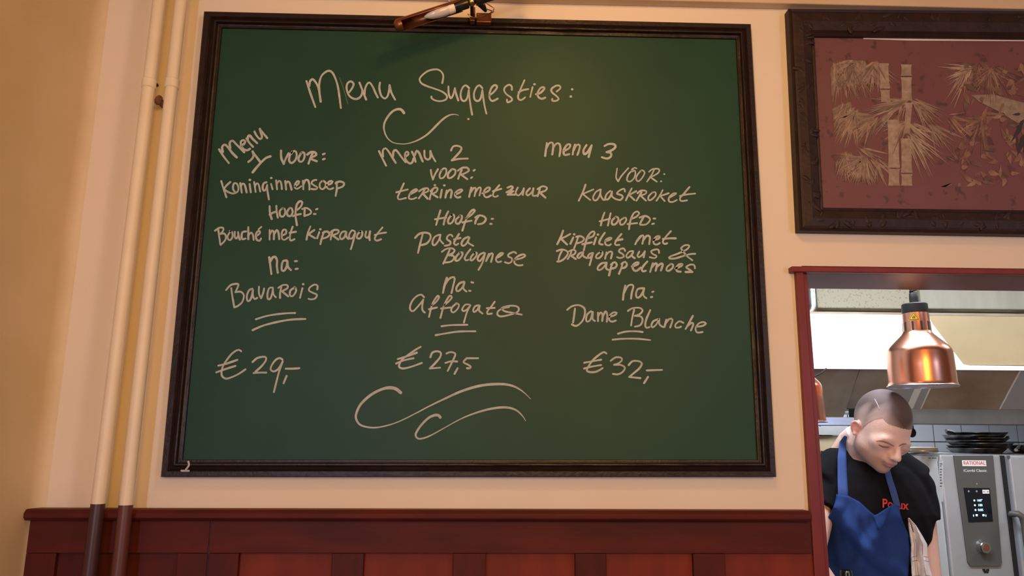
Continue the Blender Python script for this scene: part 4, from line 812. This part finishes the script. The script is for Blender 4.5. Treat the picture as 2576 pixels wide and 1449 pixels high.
def head_sdf(p):
    x = p.copy(); x[:, 0] = np.abs(x[:, 0])
    d = ell(x, (0, .014, .032), (.076, .092, .088))
    d = smin(d, ell(x, (0, -.030, -.020), (.064, .062, .085)), .03)
    d = smin(d, ell(x, (0, -.045, -.080), (.044, .044, .034)), .03)
    d = smin(d, ell(x, (.046, -.006, -.062), (.018, .030, .028)), .03)
    d = smin(d, ell(x, (0, -.076, -.099), (.021, .017, .017)), .016)
    d = smin(d, ell(x, (.044, -.064, -.022), (.019, .018, .018)), .022)
    d = smin(d, ell(x, (.025, -.082, .002), (.022, .006, .005)), .020)
    d = smax(d, -ell(x, (.030, -.106, -.018), (.018, .016, .012)), .012)
    d = smin(d, ell(x, (.030, -.080, -.020), (.0155, .0135, .0110)), .005)
    d = smin(d, cap(x, (0, -.089, -.004), (0, -.114, -.040), .0080, .0110), .010)
    d = smin(d, ell(x, (.0125, -.103, -.044), (.0080, .010, .0070)), .006)
    d = smin(d, ell(x, (0, -.094, -.063), (.024, .014, .009)), .012)
    d = smin(d, ell(x, (0, -.098, -.0655), (.021, .0105, .0052)), .004)
    d = smin(d, ell(x, (0, -.0965, -.0765), (.018, .0105, .0060)), .004)
    d = smax(d, -ell(x, (0, -.111, -.0708), (.022, .008, .0011)), .003)
    d = smax(d, -ell(x, (0, -.108, -.0865), (.016, .012, .0055)), .008)
    return d
def head_surface(nu=170, nv=130, grow=0.0):
    th = np.linspace(0.001, PI-.001, nv); ph = np.linspace(0, 2*PI, nu, endpoint=False)
    T, Ph = np.meshgrid(th, ph, indexing='ij')
    D = np.stack([np.sin(T)*np.sin(Ph), -np.sin(T)*np.cos(Ph), np.cos(T)], -1).reshape(-1, 3)
    c = np.array((0, -.02, -.005)); lo = np.full(len(D), .02); hi = np.full(len(D), .2)
    # march inwards from outside to find the first crossing
    t = np.full(len(D), .19)
    for _ in range(90):
        d = head_sdf(c+D*t[:, None]); t = t-np.clip(d, -.004, 1)*.7
    return c+D*(t+grow)[:, None], nu, nv
def toworld(p): return [HC+HR @ (Vector(q)*HS) for q in p]
hp, nu, nv = head_surface()
B = G()
hf = [(i*nu+k, (i+1)*nu+k, (i+1)*nu+(k+1) % nu, i*nu+(k+1) % nu) for i in range(nv-1) for k in range(nu)]
hf += [tuple(range(nu)), tuple((nv-1)*nu+k for k in range(nu-1, -1, -1))]
B.add(toworld(hp), hf)
# ears
for s in (-1, 1):
    def ep(x, y, z): return toworld([(s*x, y+.006, z-.019)])[0]
    rotE = HR @ Matrix.Rotation(s*-.35, 3, 'Z') @ Matrix.Rotation(.18, 3, 'X')
    B.tube([ep(.073, .016, -.024), ep(.079, .022, -.010), ep(.083, .023, .006), ep(.081, .015, .016), ep(.077, .004, .015), ep(.073, -.001, .007)], [.0036, .0042, .0046, .0046, .0040, .0034], 10)
    B.ball(ep(.0725, .010, -.005), (.0048*HS, .013*HS, .020*HS), 12, rotE)
    B.ball(ep(.0745, .004, -.024), (.005*HS, .006*HS, .007*HS), 10, rotE)
X0 = P(2183, 1140, .54).x
def rings(g, rs, n=32, infl=0.0, sup=2.4):
    vs = []; fs = []
    for z, cx, cy, rx, ry in rs:
        for k in range(n):
            a = 2*PI*k/n; ca, sa = math.cos(a), math.sin(a)
            vs.append((cx+(rx+infl)*math.copysign(abs(ca)**(2/sup), ca), cy+(ry+infl)*math.copysign(abs(sa)**(2/sup), sa), z))
    m = len(rs)
    fs = [(i*n+k, i*n+(k+1) % n, (i+1)*n+(k+1) % n, (i+1)*n+k) for i in range(m-1) for k in range(n)]
    fs += [tuple(range(n-1, -1, -1)), tuple((m-1)*n+k for k in range(n))]
    g.add(vs, fs)
TR = [(.90, X0, .63, .170, .118), (1.02, X0-.005, .61, .150, .112), (1.15, X0-.008, .59, .140, .114), (1.28, X0-.005, .57, .148, .120), (1.38, X0, .555, .172, .116), (1.45, X0, .55, .150, .096), (1.50, X0, .55, .118, .078), (1.535, X0, .545, .075, .065)]
rings(B, TR)
nb = toworld([(0, .040, -.075)])[0]
B.tube([Vector((X0, .55, 1.44)), Vector((X0+.002, .545, 1.50)), nb.lerp(Vector((X0, .545, 1.50)), .5), nb, toworld([(0, .03, -.02)])[0]], [.075, .066, .059, .057, .055], 20)
B.tube([P(2150, 1098, .52), P(2126, 1108, .545), P(2098, 1140, .56)], [.035, .024, .016], 14)
for s in (-1, 1): B.tube([(X0+s*.03, .56, 1.535), (X0+s*.09, .555, 1.515), (X0+s*.145, .55, 1.468)], [.042, .044, .048], 16)
SL = Vector((X0+.142, .55, 1.452)); EL = P(2333, 1480, .50); WL = Vector((X0+.12, .30, 1.05))
SR = Vector((X0-.142, .55, 1.452)); ER = P(2030, 1418, .43); WR = P(2106, 1500, .37)
def limb(g, pts, rad, n=18):
    # a rounded, tapering limb through the joints
    P3 = [Vector(p) for p in pts]; out = []; rr_ = []
    for i in range(len(P3)-1):
        for t in np.linspace(0, 1, 7)[: (7 if i == len(P3)-2 else 6)]:
            a, b = P3[i], P3[i+1]; out.append(a.lerp(b, t)); rr_.append(rad[i]+(rad[i+1]-rad[i])*t)
    for _ in range(2):
        for j in range(1, len(out)-1): out[j] = (out[j-1]+out[j]*2+out[j+1])/4
    g.tube(out, rr_, n); g.ball(out[0], rr_[0], 14); g.ball(out[-1], rr_[-1], 14)
def mid(a, b, t): return a.lerp(b, t)
limb(B, [SL, mid(SL, EL, .35), mid(SL, EL, .8), EL, mid(EL, WL, .25), WL], [.048, .046, .042, .040, .042, .027])
limb(B, [SR, mid(SR, ER, .35), mid(SR, ER, .8), ER, mid(ER, WR, .25), WR], [.048, .046, .042, .040, .042, .027])
def hand(g, wr, fwd, up, s):
    fwd = fwd.normalized(); side = fwd.cross(up).normalized(); up = side.cross(fwd).normalized()
    R3 = Matrix((fwd, side, up)).transposed()
    c = wr+fwd*.05; g.ball(c, (.056, .040, .017), 16, R3)
    for k, (o, L) in enumerate(((-.030, .068), (-.010, .078), (.010, .073), (.029, .058))):
        p0 = wr+fwd*.082+side*o*s; p1 = p0+fwd*L*.42-up*.004; p2 = p1+fwd*L*.28-up*.016; p3 = p2+fwd*L*.16-up*.020
        g.tube([p0-fwd*.02, p0, p1, p2, p3], [.0095, .0092, .0085, .0078, .0066], 10); g.ball(p3, .0066, 8)
    t0 = wr+fwd*.03-side*.030*s; t1 = t0+fwd*.030-side*.028*s-up*.008; t2 = t1+fwd*.030-side*.006*s-up*.010
    g.tube([t0, t1, t2], [.013, .0105, .0085], 10); g.ball(t2, .0085, 8)
hand(B, WL, Vector((-.25, -.75, -.25)), Vector((0, -.3, 1)), 1)
hand(B, WR, Vector((.45, -.25, -.65)), Vector((.2, -.5, .8)), -1)
for s in (-1, 1): limb(B, [Vector((X0+s*.085, .63, .92)), Vector((X0+s*.09, .62, .50)), Vector((X0+s*.095, .65, .09))], [.085, .056, .038])
bm_ = remesh(B, .0032, 2)
# skin colouring by place
nvx = len(bm_.vertices); co = np.empty(nvx*3); bm_.vertices.foreach_get('co', co); co = co.reshape(-1, 3)
loc = ((co-np.array(HC)) @ np.array(HR))/HS
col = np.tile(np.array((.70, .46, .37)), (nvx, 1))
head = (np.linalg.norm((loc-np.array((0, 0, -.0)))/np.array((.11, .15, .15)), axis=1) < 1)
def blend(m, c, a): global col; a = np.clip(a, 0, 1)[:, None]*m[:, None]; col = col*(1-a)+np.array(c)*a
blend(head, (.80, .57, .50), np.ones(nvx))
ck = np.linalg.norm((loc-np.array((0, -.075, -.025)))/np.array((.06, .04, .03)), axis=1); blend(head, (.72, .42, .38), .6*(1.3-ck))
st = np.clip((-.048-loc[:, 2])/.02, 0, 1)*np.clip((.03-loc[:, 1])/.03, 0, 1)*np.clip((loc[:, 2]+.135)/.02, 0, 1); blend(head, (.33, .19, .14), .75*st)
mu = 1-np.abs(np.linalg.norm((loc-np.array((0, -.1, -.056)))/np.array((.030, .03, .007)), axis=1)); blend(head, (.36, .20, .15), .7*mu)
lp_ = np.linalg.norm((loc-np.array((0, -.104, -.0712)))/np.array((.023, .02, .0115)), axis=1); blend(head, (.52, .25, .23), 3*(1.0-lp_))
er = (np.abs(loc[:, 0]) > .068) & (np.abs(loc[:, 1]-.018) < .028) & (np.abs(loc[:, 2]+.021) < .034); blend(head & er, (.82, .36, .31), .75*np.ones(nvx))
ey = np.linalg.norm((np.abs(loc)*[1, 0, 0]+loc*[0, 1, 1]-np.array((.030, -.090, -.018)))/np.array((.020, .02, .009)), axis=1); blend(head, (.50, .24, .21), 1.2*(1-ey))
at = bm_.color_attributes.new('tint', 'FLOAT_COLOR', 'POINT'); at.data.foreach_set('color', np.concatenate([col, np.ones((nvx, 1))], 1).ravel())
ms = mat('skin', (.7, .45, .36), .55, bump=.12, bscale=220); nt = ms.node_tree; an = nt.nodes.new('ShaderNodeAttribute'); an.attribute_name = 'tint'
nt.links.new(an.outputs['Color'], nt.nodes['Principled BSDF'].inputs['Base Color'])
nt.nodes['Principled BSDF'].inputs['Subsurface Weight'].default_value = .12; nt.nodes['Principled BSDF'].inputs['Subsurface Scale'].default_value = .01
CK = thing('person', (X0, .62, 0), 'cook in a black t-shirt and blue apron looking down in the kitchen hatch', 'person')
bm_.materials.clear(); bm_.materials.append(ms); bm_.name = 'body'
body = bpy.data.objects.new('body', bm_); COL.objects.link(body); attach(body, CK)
def bvh_of(me): return BVHTree.FromPolygons([v.co for v in me.vertices], [tuple(p.vertices) for p in me.polygons])
BB = bvh_of(bm_)
def cast(tree, px, py, lift=.001, default=None):
    d = (FW*FPX+RT*(px-1288.0)-UP*(py-724.5)).normalized()
    h = tree.ray_cast(CAM, d)
    if h[0] is None: return default
    return h[0]-d*lift
def drape(name, tree, strokes, wd, m, parent, lift=.0012, taper=True, solid=0.0):
    g = G()
    for pts in strokes:
        p = spline(pts, 1.2); n = len(p)
        ww = [wd*(0.35+0.65*math.sin(PI*min(1, (i+1)/(n)*1.0))**.5) if taper else wd for i in range(n)]
        last = [None]
        def conv(x, y, l):
            q = cast(tree, x, y, l, last[0]); last[0] = q; return q if q is not None else P(x, y, .45)
        ribbon(g, p, ww, conv, lift)
    return g.build(name, m, parent, solid=solid)
# hair cap
hh, nu, nv = head_surface(260, 200, 0.0)
azs = np.degrees(np.abs(np.arctan2(hh[:, 0], -hh[:, 1]))) 
line = np.interp(azs, [0, 20, 35, 50, 62, 74, 84, 96, 106, 118, 135, 180], [.047, .047, .046, .053, .040, .016, -.012, .004, .000, -.030, -.045, -.052])
rj = np.random.RandomState(3)
hd = hh-np.array((0, -.02, -.005)); hd /= np.linalg.norm(hd, axis=1)[:, None]; hh = hh+hd*(.0009+.0022*np.clip((hh[:, 2]-line)/.03, 0, 1))[:, None]
mask = hh[:, 2] > line+rj.uniform(-.0012, .0012, len(hh))
F = [(i*nu+k, (i+1)*nu+k, (i+1)*nu+(k+1) % nu, i*nu+(k+1) % nu) for i in range(nv-1) for k in range(nu)]
F = [f for f in F if all(mask[list(f)])] + [tuple(range(nu))]
hw = toworld(hh); used = sorted({i for f in F for i in f}); mp_ = {v: i for i, v in enumerate(used)}
hme = bpy.data.meshes.new('hair'); hme.from_pydata([tuple(hw[i]) for i in used], [], [tuple(mp_[i] for i in f) for f in F]); hme.update()
edge = np.clip((hh[used, 2]-line[used])/.075, 0, 1); front = np.clip(1-azs[used]/70, 0, 1)
fade = np.clip(edge+front*.9, 0, 1)[:, None]
hc_ = np.array((.72, .53, .48))*(1-fade)+np.array((.105, .066, .060))*fade
top = np.clip((hh[used, 2]-.07)/.04, 0, 1)[:, None]*.4; hc_ = hc_*(1-top)+np.array((.26, .20, .205))*top
ha = hme.color_attributes.new('tint', 'FLOAT_COLOR', 'POINT'); ha.data.foreach_set('color', np.concatenate([hc_, np.ones((len(used), 1))], 1).ravel())
nt = M['hair'].node_tree; an = nt.nodes.new('ShaderNodeAttribute'); an.attribute_name = 'tint'
b_ = nt.nodes['Principled BSDF']; ns = nt.nodes.new('ShaderNodeTexNoise'); ns.inputs['Scale'].default_value = 500
mx = nt.nodes.new('ShaderNodeMix'); mx.data_type = 'RGBA'; mx.blend_type = 'MULTIPLY'; mx.inputs['Factor'].default_value = .25
nt.links.new(an.outputs['Color'], mx.inputs['A']); nt.links.new(ns.outputs['Color'], mx.inputs['B']); nt.links.new(mx.outputs['Result'], b_.inputs['Base Color'])
hme.materials.append(M['hair']); hme.polygons.foreach_set('use_smooth', [True]*len(hme.polygons))
ho = bpy.data.objects.new('hair', hme); COL.objects.link(ho); attach(ho, CK)
HBV = bvh_of(hme)
M['scar'] = mat('pale_scar', (.50, .42, .43), .6)
drape('hair_parting', HBV, [[(2200, 1003), (2206, 1014), (2213, 1029)]], 1.7, M['scar'], CK, lift=.0015)
# brows and lids
drape('eyebrow', BB, [[(2204, 1110), (2218, 1110), (2234, 1115), (2249, 1123)]], 3.8, M['brow'], CK)
drape('eyebrow', BB, [[(2262, 1122), (2270, 1118), (2280, 1117)]], 3.6, M['brow'], CK)
drape('eyelashes', BB, [[(2211, 1119), (2221, 1124), (2236, 1125)]], 3.2, M['lash'], CK)

# t-shirt
S = G(); TS = [(z, cx, cy, rx+.010, ry+.012) for z, cx, cy, rx, ry in TR[1:]]
TS = [(.93, X0, .625, .165, .135)]+TS[:-1]+[(1.525, X0, .548, .085, .075), (1.545, X0+.002, .548, .072, .069)]
rings(S, TS)
for s in (-1, 1): S.tube([(X0+s*.03, .562, 1.538), (X0+s*.09, .557, 1.522), (X0+s*.148, .55, 1.470)], [.048, .054, .059], 18)
for a, b in ((SL, EL), (SR, ER)):
    S.ball(a+Vector((0, 0, .002)), (.058, .060, .062), 20)
    e = mid(a, b, .33); S.tube([mid(a, b, -.08), a, mid(a, b, .2), e], [.046, .057, .058, .060], 22)
sm = remesh(S, .005, 6)
n2 = len(sm.vertices); co = np.empty(n2*3); sm.vertices.foreach_get('co', co); co = co.reshape(-1, 3); no = np.empty(n2*3); sm.vertices.foreach_get('normal', no); no = no.reshape(-1, 3)
dx = co[:, 0]-X0; z = co[:, 2]
fold = .0025*np.sin(z*55+dx*30)*np.clip((1.42-z)*6, 0, 1)+.0018*np.sin(np.abs(dx)*70-z*35)+.0010*np.sin(dx*130+z*60)
fold[(z > 1.50)] *= .3
co += no*fold[:, None]; sm.vertices.foreach_set('co', co.ravel()); sm.update()
sm.materials.clear(); sm.materials.append(M['shirt']); sm.name = 't_shirt'
so = bpy.data.objects.new('t_shirt', sm); COL.objects.link(so); attach(so, CK)
SB = bvh_of(sm)
# red chest lettering, laid on the cloth
c = bpy.data.curves.new('t', 'FONT'); c.body = 'Pollux'; c.size = 1; c.offset = .02
t = bpy.data.objects.new('t', c); COL.objects.link(t); bpy.context.view_layer.update()
tm = bpy.data.meshes.new_from_object(t.evaluated_get(bpy.context.evaluated_depsgraph_get())); bpy.data.objects.remove(t)
w_ = max(v.co.x for v in tm.vertices)
for v in tm.vertices:
    px = 2219+v.co.x/w_*67; py = 1276+v.co.x/w_*6-v.co.y*31
    q = cast(SB, px, py, .004); v.co = q if q else P(px, py, .43)
tm.materials.clear(); tm.materials.append(M['red_print']); tm.name = 'lettering'
to = bpy.data.objects.new('shirt_lettering', tm); COL.objects.link(to); attach(to, so)

# apron
def lerpf(xs, ys, v): return float(np.interp(v, xs, ys))
def Ltx(u): return lerpf([0, .12, .3, .5, .62, .8, .93, 1], [2104, 2133, 2162, 2190, 2205, 2228, 2247, 2262], u)
def Lty(u): return lerpf([0, .12, .3, .5, .62, .8, .93, 1], [1243, 1247, 1262, 1288, 1298, 1288, 1267, 1274], u)
def aL(y): return lerpf([1240, 1270, 1300, 1340, 1449, 1620], [2104, 2092, 2078, 2066, 2052, 2040], y)
def aR(y): return lerpf([1240, 1274, 1310, 1345, 1400, 1449, 1620], [2255, 2262, 2276, 2287, 2289, 2284, 2280], y)
rows = []; NR, NC = 70, 46
for i in range(NR+1):
    v = i/NR; row = []
    for j in range(NC+1):
        u = j/NC; y = Lty(u)+(1640-Lty(u))*v; k = min(1, v*5)**.7
        x = Ltx(u)*(1-k)+(aL(y)+(aR(y)-aL(y))*u)*k
        q = cast(SB, x, y, .007)
        row.append([x, y, q])
    rows.append(row)
# fill misses from the neighbours, then relax the depth so the cloth bridges hollows
D = np.array([[(q[2].y if q[2] is not None else np.nan) for q in r] for r in rows])
for i in range(NR+1):
    ok = ~np.isnan(D[i]); 
    if ok.any(): D[i] = np.interp(np.arange(NC+1), np.where(ok)[0], D[i][ok])
    else: D[i] = D[i-1]
D0 = D.copy()
for _ in range(40):
    E_ = D.copy(); E_[1:-1, 1:-1] = (D[:-2, 1:-1]+D[2:, 1:-1]+D[1:-1, :-2]+D[1:-1, 2:])/4; D = np.minimum(E_, D0)
U, V = np.meshgrid(np.linspace(0, 1, NC+1), np.linspace(0, 1, NR+1))
amp = np.clip(V*6, .25, 1)
D = D-.004-amp*(.018*np.maximum(0, np.sin(10*U+7*V+.6))**2+.020*np.maximum(0, np.sin(-7*U+15*V+1.2))**2+.004*np.sin(24*U-9*V)**2*np.clip(1-V*2, 0, 1)+.010*np.exp(-((U-.32)/.09)**2-((V-.18)/.14)**2))
pts = [[P(rows[i][j][0], rows[i][j][1], D[i][j]) for j in range(NC+1)] for i in range(NR+1)]
AP = G().grid(pts).build('apron', M['apron'], CK, smooth=True, solid=.0016)
# a turned-over fold hanging from the middle of the bib
fl = []
for i in range(7):
    v = i/6; row = []
    for j in range(9):
        u = j/8; xt = 2196+u*48; yt = 1300-abs(0)+(-30*u if u > .2 else -2-20*u); x = xt+(2206-xt)*v*.55+v*8; y = yt+v*(42-18*abs(u-.4))
        q = P(x, y, 1.0)
        dd = float(D[min(NR, int((y-1290)/350*NR)+2 if y > 1290 else 2)][min(NC, int((x-2060)/225*NC))])
        row.append(P(x, y, dd-.012-.006*math.sin(u*PI)*v))
    fl.append(row)
G().grid(fl).build('bib_fold', M['apron'], AP, smooth=True, solid=.0012)
def strap(name, left, right, tree_list, parent):
    n = 28; rows = []
    for i in range(n+1):
        row = []
        for j in range(5):
            v = i/n; a = lerp2(left, v); b = lerp2(right, v); x = a[0]+(b[0]-a[0])*j/4; y = a[1]+(b[1]-a[1])*j/4
            best = None
            for tr in tree_list:
                q = cast(tr, x, y, .006)
                if q is not None and (best is None or q.y < best): best = q.y
            row.append((x, y, best))
        rows.append(row)
    dz = [r[2][2] if r[2][2] is not None else next((w_[2] for w_ in r if w_[2] is not None), None) for r in rows]
    idx = [i for i, d in enumerate(dz) if d is not None]; dz = np.interp(range(n+1), idx, [dz[i] for i in idx])
    for _ in range(6): dz[1:-1] = np.minimum(dz[1:-1], (dz[:-2]+dz[2:])/2)
    return G().grid([[P(x, y, dz[i]-.002) for x, y, _ in r] for i, r in enumerate(rows)]).build(name, M['strap'], parent, smooth=True, solid=.0015)
def lerp2(pts, v):
    t = v*(len(pts)-1); i = min(int(t), len(pts)-2); f = t-i; return (pts[i][0]+(pts[i+1][0]-pts[i][0])*f, pts[i][1]+(pts[i+1][1]-pts[i][1])*f)
strap('neck_strap', [(2124, 1096), (2112, 1112), (2107, 1150), (2107, 1200), (2108, 1250)], [(2131, 1098), (2128, 1118), (2129, 1150), (2131, 1200), (2134, 1252)], [SB, BB], AP)
strap('neck_strap', [(2224, 1183), (2229, 1205), (2238, 1235), (2250, 1275)], [(2238, 1180), (2245, 1205), (2255, 1235), (2266, 1276)], [SB], AP)
# towel tucked in at the hip
tw_ = [(1306, 2286, 6), (1322, 2294, 20), (1345, 2303, 30), (1370, 2312, 40), (1400, 2312, 42), (1430, 2316, 46), (1449, 2319, 50), (1540, 2322, 54)]
rows = []; n = 44; m_ = 16
for i in range(n+1):
    y = 1306+(1540-1306)*i/n; cx = lerpf([a[0] for a in tw_], [a[1] for a in tw_], y); wd = lerpf([a[0] for a in tw_], [a[2] for a in tw_], y)
    rows.append([P(cx+(j/m_-.5)*wd, y-3*math.sin(j/m_*PI), .435-.016*math.sin(j/m_*PI*3+.4+i*.03)*min(1, i/10)-.02*(j/m_)+.004*math.sin(i*.5+j)) for j in range(m_+1)])
TWL = tag(G().grid(rows).build('kitchen_towel', M['towel'], smooth=True, solid=.002), 'white towel with thin grey checks tucked in at the cook\'s hip', 'towel')
g = G()
for j in (3, 5, 9, 11):
    for i in range(10, n):
        a, b = rows[i][j], rows[i+1][j]; o_ = Vector((0, -.0016, 0)); w2 = Vector((.0006, 0, 0)); g.add([a-w2+o_, a+w2+o_, b+w2+o_, b-w2+o_], [(0, 3, 2, 1)])
for i in (18, 20, 27, 29, 36, 38):
    for j in range(m_):
        a, b = rows[i][j], rows[i][j+1]; o_ = Vector((0, -.0016, 0)); w2 = Vector((0, 0, .0006)); g.add([a-w2+o_, b-w2+o_, b+w2+o_, a+w2+o_], [(0, 1, 2, 3)])
g.build('check_line', M['panel_grey'], TWL)
# trousers and shoes
Tg = G()
rings(Tg, [(.10, X0-.095, .65, .05, .055), (.5, X0-.09, .625, .072, .078), (.88, X0-.085, .63, .098, .128), (.97, X0-.08, .625, .09, .120)])
rings(Tg, [(.10, X0+.095, .65, .05, .055), (.5, X0+.09, .625, .072, .078), (.88, X0+.085, .63, .098, .128), (.97, X0+.08, .625, .09, .120)])
tm_ = remesh(Tg, .008, 5); tm_.materials.clear(); tm_.materials.append(M['trousers']); tm_.name = 'trousers'
to = bpy.data.objects.new('trousers', tm_); COL.objects.link(to); attach(to, CK)
for s in (-1, 1):
    sg = G(); c0 = Vector((X0+s*.097, .61, .045)); sg.ball(c0, (.048, .135, .045), 16); sg.ball(c0+Vector((0, .05, .03)), (.042, .06, .05), 14); sg.box(c0+Vector((-.04, -.12, -.045)), c0+Vector((.04, .12, -.02)))
    me_ = remesh(sg, .006, 3); me_.materials.clear(); me_.materials.append(M['black']); o_ = bpy.data.objects.new('shoe', me_); COL.objects.link(o_); attach(o_, CK)
